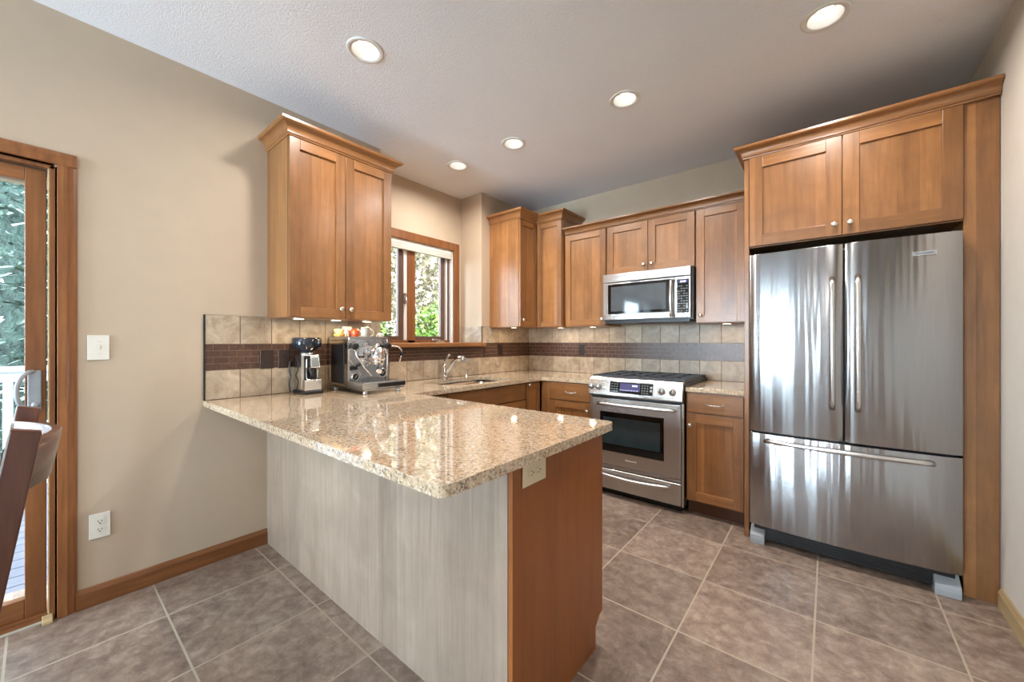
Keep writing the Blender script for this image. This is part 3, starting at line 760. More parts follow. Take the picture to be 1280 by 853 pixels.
# sloped panel frame: origin along slope
s0 = Vector((0, 2.914, .84)); s1 = Vector((0, 2.936, .940)); up = (s1-s0).normalized(); nr = Vector((0, -up.z, up.y))
def onpanel(x, h, o=0.0):
    p = s0+up*h+nr*o; return (x, p.y, p.z)
def plate(q, x0, x1, h0, h1, o0, o1, mi=0):
    v = [q.bm.verts.new(onpanel(x, h, o)) for o in (o0, o1) for x, h in ((x0, h0), (x1, h0), (x1, h1), (x0, h1))]
    for f in ((0, 3, 2, 1), (4, 5, 6, 7), (0, 1, 5, 4), (1, 2, 6, 5), (2, 3, 7, 6), (3, 0, 4, 7)): q.bm.faces.new([v[i] for i in f]).material_index = mi
m = MB(); plate(m, 1.338, 1.685, .002, .092, -.004, .003); dp = build('display_panel', m, 'black_gloss', cp, .004)
m = MB(); plate(m, 1.425, 1.585, .022, .082, .003, .0042); build('screen', m, 'screen', dp)
m = MB()
for i, (a, b) in enumerate(((0, .010), (.012, .014), (.017, .027), (.030, .040))): plate(m, 1.525+a, 1.525+b, .060, .072, .0042, .0048)
build('digits', m, 'digits', dp)
m = MB()
for i in range(7): plate(m, 1.430+i*.022, 1.438+i*.022, .027, .031, .0042, .0048)
build('menu_marks', m, 'digits', dp)
m = MB()
for r in range(4):
    for c in range(3): plate(m, 1.352+c*.022, 1.364+c*.022, .014+r*.019, .018+r*.019, .003, .0038)
build('button_marks', m, 'grey_plastic', dp)
m = MB()
for r in range(4):
    for c in range(3): plate(m, 1.600+c*.020, 1.608+c*.020, .014+r*.019, .019+r*.019, .003, .0038)
build('number_marks', m, 'grey_plastic', dp)
for h in (.030, .055):
    m = MB(); plate(m, 1.664, 1.680, h, h+.016, .003, .0038); build('key', m, 'grey_plastic', dp)
ax = (Vector((1, 0, 0)), up, nr)
for x in (1.180, 1.242, 1.750, 1.828):
    m = MB(); m.lathe(onpanel(x, .040, 0), [(.026, 0), (.026, .006), (.021, .010), (.020, .028), (.016, .034), (0, .034)], ax, 20)
    kb = build('burner_knob', m, 'steel_h', cp)
    m = MB(); p = onpanel(x, .040, .034); plate(m, x-.004, x+.004, .024, .056, .033, .040); build('pointer', m, 'black', kb, .001)
m = MB(); m.box(r0+.018, r1-.018, RF-.008, 2.960, .252, .790)
od = build('oven_door', m, 'steel_light', t, .006, seg=3)
m = MB(); m.box(1.247, 1.762, RF-.0105, RF-.006, .362, .682); ow = build('oven_window', m, 'black_gloss', od, .008)
m = MB(); m.box(1.275, 1.735, RF-.0118, RF-.0104, .425, .640); build('inner_glass', m, plain('oven_glass', lin(46, 58, 62), .05, spec=.7), ow)
q = MB(); pts = [(1.250, RF-.006, .748)]
for i in range(15):
    w = i/14; pts.append((1.246+.588*w, RF-.040-.014*math.sin(PI*w), .748))
pts.append((1.830, RF-.006, .748)); q.tube(pts, .0145, 12); build('handle', q, 'steel_h', od)
text_mesh('lettering', 'KitchenAid', .020, 'white_paint', od, (1.508, RF-.0088, .312), (1, 0, 0), (0, 0, 1), .0004)
m = MB(); m.box(r0+.018, r1-.018, RF+.004, 2.960, .222, .248)
for i in range(2): m.box(r0+.02, r1-.02, RF-.003, RF+.006, .226+i*.011, .232+i*.011)
build('vent_strip', m, ['steel_light'], t)
m = MB(); m.box(r0+.018, r1-.018, RF-.006, 2.960, .055, .216); wd = build('warming_drawer', m, 'steel_light', t, .005, seg=3)
q = MB(); pts = [(1.215, RF-.004, .180)]
for i in range(17):
    w = i/16; pts.append((1.21+.585*w, RF-.030-.020*math.sin(PI*w), .182-.012*math.sin(PI*w)))
pts.append((1.79, RF-.004, .180)); q.tube(pts, .0135, 12); build('handle', q, 'steel_h', wd)
m = MB(); m.box(r0+.03, r1-.03, 3.0, 3.02, 0, .055); build('toe_kick', m, 'black', t)
m = MB(); m.box(r0-.006, r1+.010, 2.955, L-.012, .925, .945); ck = build('cooktop', m, ['iron'], t, .003)
for bxx, byy, rr in ((1.30, 3.10, .040), (1.30, 3.42, .045), (1.525, 3.26, .052), (1.75, 3.10, .045), (1.75, 3.42, .038)):
    m = MB(); m.lathe((bxx, byy, .945), [(rr+.012, 0), (rr+.012, .006), (rr, .008), (rr, .016), (rr-.006, .019), (0, .019)], 'z', 20); build('burner', m, 'black', ck)
for gi, (a, b) in enumerate(((r0+.006, r0+.250), (r0+.254, r1-.252), (r1-.248, r1+.002))):
    m = MB(); z0, z1 = .958, .972; y0, y1 = 2.975, L-.035; bw = .013
    m.box(a, b, y0, y0+bw, z0, z1); m.box(a, b, y1-bw, y1, z0, z1); m.box(a, a+bw, y0+bw, y1-bw, z0, z1); m.box(b-bw, b, y0+bw, y1-bw, z0, z1)
    cxx = (a+b)/2; m.box(cxx-bw/2, cxx+bw/2, y0+bw, y1-bw, z0, z1)
    for yy in (3.10, 3.26, 3.42): m.box(a+bw, b-bw, yy-bw/2, yy+bw/2, z0, z1-.001)
    for xx in (a+.002, b-.016):
        for yy in (y0, y1-.014): m.box(xx, xx+.014, yy, yy+.014, .945, z0)
    build('grate', m, 'iron', ck, .003)

# ------------------------------------------------------------------ microwave
t = thing('microwave', 'stainless over-the-range microwave hung beneath the short wall cabinet', 'microwave', (1.52, 3.4, 1.425))
x0, x1, MF = 1.142, 1.896, 3.2
m = MB(); m.box(x0+.002, x1-.002, MF+.03, L-.012, 1.425, 1.842); build('body', m, 'black', t, .003)
m = MB(); m.box(x0, x1-.016, MF-.004, MF+.03, 1.770, 1.841); build('vent_cover', m, 'steel_light', t, .003)
m = MB(); m.box(x0, 1.756, MF, MF+.03, 1.440, 1.764); md = build('door', m, 'steel_light', t, .004)
m = MB(); m.box(1.192, 1.722, MF-.003, MF+.002, 1.490, 1.752); mw = build('window_frame', m, 'black_gloss', md, .010)
m = MB(); m.box(1.222, 1.694, MF-.0042, MF-.0028, 1.515, 1.728); build('window_glass', m, plain('microwave_glass', lin(74, 80, 84), .05, spec=.7), mw)
q = MB(); pts = [(1.742, MF+.001, 1.462)]
for i in range(13):
    w = i/12; pts.append((1.742, MF-.030-.014*math.sin(PI*w), 1.456+.282*w))
pts.append((1.742, MF+.001, 1.732)); q.tube(pts, .0125, 12); build('handle', q, 'steel_h', md)
m = MB(); m.box(1.395, 1.485, MF-.002, MF+.001, 1.752, 1.763); bd = build('badge', m, 'grey_plastic', md, .001)
text_mesh('lettering', 'KitchenAid', .011, 'black', bd, (1.44, MF-.0022, 1.7575), (1, 0, 0), (0, 0, 1), .0002)
m = MB(); m.box(1.760, x1-.016, MF, MF+.03, 1.440, 1.764); mc = build('control_panel', m, 'steel_light', t, .004)
m = MB(); m.box(1.778, 1.868, MF-.003, MF+.002, 1.478, 1.742); kp = build('keypad', m, 'black_gloss', mc, .003)
m = MB(); m.box(1.788, 1.858, MF-.0040, MF-.0028, 1.712, 1.734); build('screen', m, 'screen', kp)
m = MB()
for a, b in ((1.805, 1.811), (1.815, 1.821), (1.828, 1.834), (1.838, 1.844)): m.box(a, b, MF-.0046, MF-.0038, 1.716, 1.730)
build('digits', m, 'digits', kp)
m = MB()
for r in range(11):
    for c in range(4):
        if (r*3+c) % 5 != 2: m.box(1.787+c*.020, 1.787+c*.020+.011, MF-.0036, MF-.0028, 1.490+r*.0195, 1.490+r*.0195+.005)
m.box(1.846, 1.860, MF-.0038, MF-.0028, 1.512, 1.536); m.box(1.846, 1.860, MF-.0038, MF-.0028, 1.541, 1.553)
build('button_marks', m, 'grey_plastic', kp)
m = MB(); m.box(x0+.02, x1-.03, MF+.02, L-.02, 1.412, 1.425); m.box(x0+.06, x0+.30, MF+.06, MF+.2, 1.409, 1.412); m.box(x1-.34, x1-.10, MF+.06, MF+.2, 1.409, 1.412); build('underside_filter', m, 'black', t)

# ------------------------------------------------------------------ sink, faucet, soap pump
m = MB(); bot = C-.20; o1 = rrect(SX0-.012, SX1+.012, SY0-.012, SY1+.012, .065); o2 = rrect(SX0-.002, SX1+.002, SY0-.002, SY1+.002, .06); o3 = rrect(SX0+.02, SX1-.02, SY0+.02, SY1-.02, .07)
R = [[m.bm.verts.new((x, y, z)) for x, y in o] for o, z in ((o1, C-.033), (o2, C-.033), (o2, bot+.03), (o3, bot))]
for A_, B_ in zip(R, R[1:]):
    for i in range(len(A_)):
        f = m.bm.faces.new((A_[i], A_[(i+1) % len(A_)], B_[(i+1) % len(A_)], B_[i])); f.smooth = True
m.bm.faces.new(R[-1])
t = thing('sink', 'stainless undermount kitchen sink set in the granite below the window', 'sink', (.355, 2.3, bot))
o = build('basin', m, 'steel_p', t); sm = o.modifiers.new('thickness', 'SOLIDIFY'); sm.thickness = .0015; sm.offset = -1
m = MB(); m.lathe((.355, 2.3, bot+.001), [(.045, 0), (.045, .003), (.036, .004), (.034, .001), (0, .001)], 'z', 20); build('drain', m, 'chrome', t)
t = thing('faucet', 'chrome single lever kitchen faucet with pull-out spout behind the sink', 'faucet', (.085, 2.29, C))
m = MB(); m.lathe((.085, 2.27, C), [(.030, 0), (.030, .006), (.024, .012), (.022, .08), (.020, .10), (.020, .125), (.016, .135), (0, .137)], 'z', 20); build('body', m, 'chrome', t)
m = MB(); m.tube([(.085, 2.27, C+.115), (.092, 2.275, C+.160), (.115, 2.285, C+.205), (.135, 2.290, C+.215)], [.015, .014, .012, .010], 12); m.tube([(.085, 2.27, C+.10), (.085, 2.27, C+.135)], .021, 14); build('lever', m, 'chrome', t)
m = MB(); m.tube([(.095, 2.27, C+.045), (.130, 2.275, C+.085), (.175, 2.28, C+.135), (.220, 2.285, C+.170), (.262, 2.29, C+.186), (.292, 2.292, C+.184), (.312, 2.293, C+.172)], [.016, .017, .018, .020, .022, .024, .022], 14); build('spout', m, 'chrome', t)
m = MB(); m.lathe((.312, 2.293, C+.172), [(.020, 0), (.021, .006), (.018, .012), (0, .012)], '-z', 14); build('spray_head', m, 'grey_plastic', t)
t = thing('soap_dispenser', 'small chrome soap pump on the counter right of the faucet', 'soap dispenser', (.10, 2.52, C))
m = MB(); m.lathe((.10, 2.52, C), [(.020, 0), (.020, .004), (.013, .010), (.012, .035), (.014, .038), (.014, .046), (0, .048)], 'z', 16); build('base', m, 'chrome', t)
m = MB(); m.tube([(.10, 2.52, C+.040), (.10, 2.52, C+.060), (.115, 2.52, C+.066), (.150, 2.52, C+.060)], [.006, .006, .006, .005], 10); build('nozzle', m, 'chrome', t)

# ------------------------------------------------------------------ coffee grinder
t = thing('coffee_grinder', 'chrome coffee grinder with dark smoked bean hopper left of the espresso machine', 'coffee grinder', (.11, 1.10, C))
m = MB(); m.box(.030, .205, 1.040, 1.160, C, C+.022); build('base', m, 'black', t, .006)
m = MB(); m.box(.036, .150, 1.046, 1.154, C+.022, C+.245); gb = build('body', m, 'steel_p', t, .004)
m = MB(); m.box(.150, .196, 1.048, 1.152, C+.022, C+.090); build('front_skirt', m, 'steel_p', t, .004)
m = MB(); m.box(.150, .156, 1.062, 1.138, C+.09, C+.24); build('front_panel', m, 'black', t, .002)
m = MB(); m.prism([(.156, C+.150), (.196, C+.165), (.176, C+.238), (.156, C+.238)], 1.088, 1.142, 'y'); dpl = build('display_housing', m, 'steel_h', t, .003)
m = MB(); m.poly([(.1975, 1.094, C+.172), (.1975, 1.136, C+.172), (.1808, 1.136, C+.232), (.1808, 1.094, C+.232)]); build('screen', m, plain('grey_screen', lin(120, 128, 132), .2), dpl)
m = MB(); m.tube([(.156, 1.075, C+.225), (.158, 1.072, C+.10), (.186, 1.075, C+.088), (.192, 1.10, C+.088), (.192, 1.115, C+.092)], .005, 8); m.tube([(.156, 1.130, C+.10), (.186, 1.130, C+.090), (.192, 1.112, C+.090)], .005, 8); build('fork', m, 'chrome', t)
m = MB(); m.tube([(.158, 1.10, C+.160), (.172, 1.10, C+.135), (.174, 1.10, C+.110)], [.018, .014, .010], 12); build('spout', m, 'black', t)
m = MB(); m.lathe((.098, 1.100, C+.245), [(.040, 0), (.040, .010), (.034, .016)], 'z', 24); build('collar', m, 'steel_h', t)
m = MB(); m.lathe((.098, 1.100, C+.252), [(.030, 0), (.034, .012), (.082, .045), (.086, .052), (.086, .098), (.080, .103), (0, .104)], 'z', 28); build('hopper', m, 'smoke', t)
m = MB(); m.tube([(.040, 1.043, C+.215), (.030, 1.024, C+.20), (.034, 1.018, C+.15), (.026, 1.030, C+.11), (.038, 1.018, C+.07), (.030, 1.024, C+.02), (.024, 1.030, C+.006)], .0045, 8); build('power_cord', m, 'plastic_brown', t)

# ------------------------------------------------------------------ espresso machine
t = thing('espresso_machine', 'chrome espresso machine with black side panel and gauges on the peninsula counter', 'espresso machine', (.20, 1.41, C))
y0, y1 = 1.268, 1.566; xf = .300
m = MB(); m.box(.035, xf-.006, y0+.004, y1-.004, .958, 1.262); build('body', m, 'steel_p', t, .004)
m = MB(); m.box(.075, xf-.055, y0, y0+.0035, .975, 1.232); m.box(.075, xf-.055, y1-.0035, y1, .975, 1.232); build('side_panel', m, 'black', t, .001, label='black recessed side panels')
m = MB(); m.box(xf-.006, xf, y0, y1, .950, 1.262); m.box(xf, xf+.006, y0, y0+.010, .950, 1.272); m.box(xf, xf+.006, y1-.010, y1, .950, 1.272); fp = build('front_panel', m, 'chrome', t, .001)
m = MB(); m.box(.035, xf, y0, y1, 1.262, 1.270)
for a, b, c_, d_ in ((.037, xf, y0, y0+.004), (.037, xf, y1-.004, y1), (xf-.004, xf, y0, y1), (.037, .041, y0, y1)): m.box(a, b, c_, d_, 1.270, 1.284)
build('cup_rail', m, 'steel_h', t)
m = MB(); m.box(.045, xf+.19, y0+.004, y1-.004, .945, .952); build('frame_plate', m, 'steel_p', t)
m = MB(); m.box(xf+.004, .492, y0-.004, y1+.004, .955, .992); m.box(xf+.012, .484, y0+.006, y1-.006, .992, .9935); dtray = build('drip_tray', m, 'steel_h', t, .004)
m = MB()
for i in range(13): m.box(xf+.018+i*.0125, xf+.024+i*.0125, y0+.014, y1-.014, .9935, .9965)
build('grate', m, 'chrome', dtray)
m = MB(); m.box(.488, .496, y0+.10, y1+.006, .960, .986); build('tray_handle', m, 'black', dtray, .003)
for fx_, fy_ in ((.075, y0+.03), (.075, y1-.03), (.462, y0+.03), (.462, y1-.03)):
    m = MB(); m.lathe((fx_, fy_, C), [(.017, 0), (.019, .006), (.016, .012), (.015, .034), (0, .034)], 'z', 16); build('foot', m, 'steel_h', t)
# group head
m = MB(); m.tube([(xf-.002, 1.440, 1.190), (xf+.035, 1.440, 1.190), (xf+.060, 1.440, 1.182)], [.034, .034, .030], 18); m.lathe((xf+.075, 1.440, 1.215), [(.020, 0), (.036, .010), (.042, .045), (.046, .060), (.046, .085), (.040, .090), (0, .090)], '-z', 22); m.tube([(xf+.05, 1.44, 1.19), (xf+.082, 1.44, 1.245)], [.018, .012], 12)
gh = build('group_head', m, 'chrome', t)
m = MB(); m.tube([(xf+.060, 1.462, 1.205), (xf+.085, 1.486, 1.200), (xf+.098, 1.500, 1.160)], [.008, .007, .006], 10); build('brew_lever', m, 'chrome', gh)
m = MB(); m.lathe((xf+.075, 1.440, 1.125), [(.038, 0), (.038, .018), (.030, .032), (.012, .036), (.010, .050), (0, .05)], '-z', 20); pf = build('portafilter', m, 'chrome', t)
m = MB(); m.tube([(xf+.098, 1.428, 1.104), (xf+.145, 1.402, 1.082), (xf+.180, 1.384, 1.062)], [.011, .016, .018], 12); build('portafilter_handle', m, 'black', pf)
m = MB(); m.lathe((xf+.181, 1.3835, 1.0615), [(.0185, 0), (.019, .003), (.012, .004), (.0, .004)], (Vector((.44, .898, 0)), Vector((.377, -.185, .908)), Vector((.815, -.40, -.42))), 16); build('handle_ring', m, 'chrome', pf)
for gy_, gz_, q_ in ((1.318, 1.020, 1.0), (1.516, 1.035, 1.25)):
    m = MB(); m.lathe((xf, gy_, gz_), [(.026*q_, 0), (.026*q_, .010), (.022*q_, .013), (.021*q_, .010), (0, .010)], 'x', 22); gg = build('gauge', m, 'chrome', t)
    m = MB(); m.lathe((xf+.0105, gy_, gz_), [(.0205*q_, 0), (0, .0008)], 'x', 20); m_ = build('dial_face', m, 'black', gg)
    m = MB(); m.tube([(xf+.0125, gy_-.006, gz_-.008), (xf+.0125, gy_+.010, gz_+.012)], .0012, 6); build('needle', m, 'white_paint', gg)
m = MB(); m.box(xf, xf+.004, 1.288, 1.335, 1.066, 1.092); build('name_plate', m, 'black', t, .001)
for ky in (1.296,):
    m = MB(); m.lathe((xf, ky, .995), [(.008, 0), (.008, .008), (.006, .012), (0, .012)], 'x', 12); build('switch', m, 'black', t)
    m = MB(); m.lathe((xf, ky, 1.035), [(.006, 0), (.006, .006), (0, .008)], 'x', 12); build('pilot_lamp', m, 'grey_plastic', t)
for ky, kz in ((1.296, 1.222), (1.535, 1.222)):
    m = MB(); m.lathe((xf, ky, kz), [(.010, 0), (.010, .025), (.022, .030), (.024, .050), (.018, .056), (0, .056)], 'x', 18); build('valve_knob', m, 'black', t)
m = MB(); m.tube([(xf+.01, 1.310, 1.215), (xf+.040, 1.300, 1.195), (xf+.055, 1.300, 1.160), (xf+.060, 1.350, 1.085), (xf+.062, 1.392, 1.038), (xf+.062, 1.398, 1.024)], [.006, .006, .005, .005, .005, .007], 10); build('steam_wand', m, 'chrome', t)
m = MB(); m.tube([(xf+.01, 1.548, 1.222), (xf+.045, 1.575, 1.222), (xf+.060, 1.610, 1.216), (xf+.064, 1.632, 1.190), (xf+.066, 1.626, 1.150), (xf+.067, 1.612, 1.105)], [.006, .006, .006, .0055, .005, .006], 10); build('hot_water_wand', m, 'chrome', t)
m = MB(); m.tube([(xf+.064, 1.634, 1.180), (xf+.066, 1.627, 1.152)], .009, 10); build('wand_grip', m, 'rubber', t)
m = MB(); m.lathe((xf+.002, 1.345, 1.150), [(.008, 0), (.008, .012), (.005, .014), (0, .014)], 'x', 12); m.lathe((xf+.002, 1.372, 1.150), [(.008, 0), (.008, .012), (.005, .014), (0, .014)], 'x', 12); build('bolt', m, 'black', t)
# cups on the machine top
def cup(x, y, z, r, h, mat, label, hy, name='coffee_cup', hang=-60):
    t = thing(name, label, 'cup', (x, y, z))
    m = MB(); m.lathe((x, y, z), [(0, 0), (r*.74, 0), (r*.84, .004), (r*.97, h*.5), (r, h), (r-.003, h+.001), (r-.005, h-.004), (r*.8, .010), (0, .008)], 'z', 24); build('bowl', m, mat, t)
    a = math.radians(hang); d = Vector((math.cos(a), math.sin(a), 0)); pts = []
    for i in range(11):
        w = -PI/2+PI*i/10; pts.append(Vector((x, y, z+h*.52))+d*(r*.90+h*.36*math.cos(w))+Vector((0, 0, h*.33*math.sin(w))))
    m = MB(); m.tube(pts, .0042, 8); build('handle', m, hy, t)
    return t
ZT = 1.2705
cup(.105, 1.365, ZT, .032, .084, 'cup_white', 'tall white cup standing on espresso machine left of the orange cup', 'cup_white', hang=-30)
cup(.160, 1.398, ZT, .029, .068, 'cup_orange', 'orange cup with pale handle on top of the espresso machine', 'cup_white', hang=25)
cup(.205, 1.446, ZT, .030, .080, 'cup_white', 'white cup standing on espresso machine right of the orange cup', 'cup_white', hang=50)
cup(.250, 1.540, ZT, .020, .040, 'cup_white', 'smallest white cup at the right corner of the espresso machine', 'cup_white', hang=-90)
def bowl(x, y, z, r, h, mat, label):
    m = MB(); m.lathe((x, y, z), [(0, 0), (r*.72, 0), (r*.78, .004), (r, h*.8), (r, h), (r-.004, h), (r*.75, .008), (0, .006)], 'z', 26)
    return solo('small_bowl', m, mat, label, 'bowl', (x, y, z))
bowl(.100, 1.312, ZT, .036, .034, 'tan', 'lower of two stacked tan bowls on the espresso machine')
bowl(.100, 1.312, ZT+.0345, .034, .032, 'cream', 'upper of two stacked tan bowls on the espresso machine')

# ------------------------------------------------------------------ switches and outlets
def receptacle(face, a, z, parent, horizontal, mat, slots):
    q = MB(); pts = []
    for i in range(20):
        th = 2*PI*i/20; x = .0165*math.cos(th); y = max(-.0135, min(.0135, .0175*math.sin(th)))
        pts.append((a+x, z+y))
    P0 = [face.pt(p, .006, q_) for p, q_ in pts]; P1 = [face.pt(p, .0085, q_) for p, q_ in pts]
    lo = [q.bm.verts.new(p) for p in P0]; hi = [q.bm.verts.new(p) for p in P1]
    q.bm.faces.new(hi); q.bm.faces.new(lo[::-1])
    for i in range(20): q.bm.faces.new((lo[i], lo[(i+1) % 20], hi[(i+1) % 20], hi[i]))
    r = build('receptacle', q, mat, parent)
    q = MB()
    for dx, dz, w, h in ((-.0062, .003, .0012, .0042), (.0062, .003, .0012, .0034), (0, -.007, .0024, .0024)):
        if horizontal: dx, dz, w, h = -dz, dx, h, w
        face.box(q, a+dx-w, a+dx+w, .008, .0089, z+dz-h, z+dz+h)
    build('slots', q, slots, r)
def plate_thing(face, a, z, w, h, label, kind, mat, cat, slots='black', horizontal=False):
    t = thing('light_switch' if kind == 'switch' else 'wall_outlet' if kind == 'outlet' else 'blank_plate', label, cat, face.pt(a, 0, z))
    q = MB(); face.box(q, a-w/2, a+w/2, .0005, .006, z-h/2, z+h/2); build('cover_plate', q, mat, t, .003, seg=3)
    if kind == 'outlet':
        for s in (-1, 1):
            receptacle(face, a+(s*.0195 if horizontal else 0), z+(0 if horizontal else s*.0195), t, horizontal, mat, slots)
    elif kind == 'switch':
        q = MB(); face.box(q, a-.006, a+.006, .006, .0075, z-.012, z+.012); face.box(q, a-.0045, a+.0045, .0075, .016, z+.0, z+.009); build('toggle', q, mat, t, .001)
    q = MB()
    for s in ((-.030, .030) if kind == 'switch' else (0,)): q.lathe(face.pt(a+(0), .006, z+s), [(.003, 0), (.003, .0012), (0, .0014)], face.axis(), 10)
    build('screw', q, mat, t)
    return t
fwl = Face('+x', 0.0); ftl = Face('+x', .0082); ftb = Face('-y', L-.0085); fpe = Face('+x', qX)
plate_thing(fwl, .185, 1.224, .074, .118, 'white toggle light switch plate on beige wall beside the patio door', 'switch', 'plastic_white', 'light switch')
plate_thing(fwl, .189, .372, .072, .118, 'white duplex outlet low on beige wall near the baseboard', 'outlet', 'plastic_white', 'outlet')
plate_thing(fpe, 1.010, .838, .125, .078, 'ivory sideways outlet on the peninsula end panel', 'outlet', 'plastic_ivory', 'outlet', horizontal=True)
plate_thing(ftl, .900, 1.142, .076, .116, 'dark brown blank plate on mosaic band left of the brown outlet', 'blank', 'plastic_brown', 'wall plate')
plate_thing(ftl, .998, 1.141, .068, .116, 'dark brown outlet on mosaic band behind the coffee grinder', 'outlet', 'plastic_brown', 'outlet', 'dark_gap')
plate_thing(ftl, 3.105, 1.165, .072, .116, 'dark brown outlet on mosaic band below the corner wall cabinet', 'outlet', 'plastic_brown', 'outlet', 'dark_gap')
plate_thing(ftb, .705, 1.163, .070, .116, 'dark brown outlet on the back wall mosaic left of the range', 'outlet', 'plastic_brown', 'outlet', 'dark_gap')

# ------------------------------------------------------------------ recessed ceiling lights
def can(x, y, label, power, first):
    t = thing('recessed_light', label, 'ceiling light', (x, y, H), 'recessed ceiling lights')
    m = MB(); m.lathe((x, y, H), [(.068, .001), (.092, .001), (.092, -.004), (.086, -.007), (.072, -.006), (.068, .001)], 'z', 32); build('trim_ring', m, 'white_paint', t)
    m = MB(); m.lathe((x, y, H), [(.0685, -.004), (.060, .055), (.058, .062), (.044, .063)], 'z', 32); b = build('baffle', m, 'white_paint', t)
    m = MB(); m.lathe((x, y, H), [(.0695, -.001), (.0695, .098), (0, .098)], 'z', 24); build('housing', m, 'grey_plastic', t)
    m = MB(); m.lathe((x, y, H+.060), [(.046, 0), (.040, -.008), (.024, -.014), (0, -.016)], 'z', 28); build('lamp_lens', m, 'lens', t)
    ld = bpy.data.lights.new('lamp', 'AREA'); ld.shape = 'DISK'; ld.size = .10; ld.energy = power; ld.color = CAN_COL; ld.spread = math.radians(165)
    lo = bpy.data.objects.new('lamp', ld); COL.objects.link(lo); lo.parent = t; lo.location = (0, 0, -.010)
    return t
LB = ['large recessed ceiling light over the peninsula left of the wall cabinet', 'recessed ceiling light nearest the refrigerator at top right of the photo', 'recessed ceiling light in front of the range and microwave', 'recessed ceiling light second from the kitchen window', 'small recessed ceiling light closest to the kitchen window']
for (x, y), lb in zip(CANS, LB): can(x, y, lb, CAN_W, False)
for (x, y), lb in zip(ADDED_CANS, ['behind the camera near the patio door', 'behind the camera near the right wall', 'at the far dining end by the patio side', 'at the far dining end by the right wall']):
    can(x, y, 'recessed ceiling light '+lb, ADDED_CAN_W, False)
# under-cabinet pucks
def puck(x, y, z, label):
    t = thing('puck_light', label, 'cabinet light', (x, y, z), 'under-cabinet puck lights')
    m = MB(); m.lathe((x, y, z), [(.034, 0), (.034, -.005), (.030, -.006)], 'z', 20); build('housing', m, 'nickel', t)
    m = MB(); m.lathe((x, y, z-.0055), [(.030, 0), (0, -.001)], 'z', 20); build('lens', m, 'puck_lens', t)
    ld = bpy.data.lights.new('lamp', 'AREA'); ld.shape = 'DISK'; ld.size = .05; ld.energy = PUCK_W; ld.color = PUCK_COL
    lo = bpy.data.objects.new('lamp', ld); COL.objects.link(lo); lo.parent = t; lo.location = (0, 0, -.009)
for y, w in ((1.01, 'left'), (1.24, 'middle'), (1.46, 'right')): puck(.20, y, UB, 'round puck light under the left wall cabinet, the %s of three' % w)
puck(.20, 3.10, UB, 'round puck light under the folding corner cabinet beside the window wall')
puck(.56, 3.42, UB, 'round puck light under the corner cabinet beside the back wall outlet')
puck(.93, 3.42, UB, 'round puck light under the cabinet left of the microwave')
puck(2.09, 3.42, UB, 'round puck light under the cabinet between microwave and refrigerator')

# ------------------------------------------------------------------ dining chair at the left edge
t = thing('dining_chair', 'dark wood dining chair with a curved back rail in front of the patio door', 'chair', (.83, -.22, 0))
def post(x0, x1):
    q = MB(); q.prism([(-.198, 0), (-.145, 0), (.008, 1.020), (-.045, 1.034)], x0, x1, 'x'); return q
build('back_post', post(1.090, 1.122), 'chairwood', t, .004)
build('back_post', post(.545, .577), 'chairwood', t, .004)
m = MB(); n = 24; zb, zt = .850, .985; rows = []
for i in range(n+1):
    w = i/n; x = .577+.513*w; b = -.050+.080*math.sin(PI*w)
    rows.append([(x, b-.022, zb), (x, b-.002, zb), (x, b+.020, zt-.005), (x, b+.016, zt), (x, b-.002, zt), (x, b-.006, zt-.005)])
V = [[m.bm.verts.new(p) for p in r] for r in rows]
for A_, B_ in zip(V, V[1:]):
    for j in range(6):
        f = m.bm.faces.new((A_[j], A_[(j+1) % 6], B_[(j+1) % 6], B_[j])); f.smooth = j in (1, 5)
m.bm.faces.new(V[0][::-1]); m.bm.faces.new(V[-1]); build('top_rail', m, 'chairwood_x', t)
m = MB(); m.prism(rrect(.565, 1.105, -.62, -.17, .04), .425, .470, 'z'); build('seat', m, 'chairwood_x', t, .008)
for x in (.585, 1.085):
    m = MB(); m.prism([(x-.018, -.60), (x+.018, -.60), (x+.018, -.564), (x-.018, -.564)], 0, .425, 'z'); build('front_leg', m, 'chairwood', t, .004)
m = MB(); m.box(.60, 1.07, -.59, -.572, .36, .424); m.box(.579, .593, -.564, -.10, .36, .424); m.box(1.074, 1.088, -.564, -.10, .36, .424); build('apron', m, 'chairwood_x', t, .002)

# ------------------------------------------------------------------ outside
m = MB(); m.box(-60, -.46, -60, 60, -1.3, -1.2); struct('ground', m, 'lawn')
t = thing('deck', 'grey wooden deck boards outside the patio door', 'deck', (-1.8, -.5, -.15))
m = MB(); x = -.60
while x > -3.2:
    m.box(x-.134, x, -3.4, 1.5, -.17, -.14); x -= .140
build('boards', m, 'deck', t, .004)
m = MB(); m.box(-.48, -.455, -3.4, 1.5, -.17, -.14); m.box(-3.2, -.48, -3.4, -3.36, -.32, -.17); m.box(-3.2, -.48, 1.46, 1.5, -.32, -.17); m.box(-.60, -.48, -3.36, 1.46, -.168, -.14)
for y in (-3.0, -.9, 1.1):
    for x in (-.7, -3.0): m.box(x-.06, x+.06, y-.06, y+.06, -1.2, -.171)
build('deck_frame', m, 'deck', t)
t = thing('deck_railing', 'white deck railing between the deck and the spruce trees', 'railing', (-3.1, -.5, -.14))
m = MB(); m.box(-3.16, -3.04, -3.4, 1.5, .97, 1.02); m.box(-3.13, -3.07, -3.4, 1.5, .88, .97); build('top_rail', m, 'rail_white', t, .006)
m = MB(); m.box(-3.125, -3.075, -3.4, 1.5, -.03, .02); build('bottom_rail', m, 'rail_white', t, .004)
for y in (-3.3, -2.2, -1.2, -.17, .75, 1.4):
    m = MB(); m.box(-3.13, -3.07, y-.03, y+.03, -.14, .88); build('post', m, 'rail_white', t, .004)
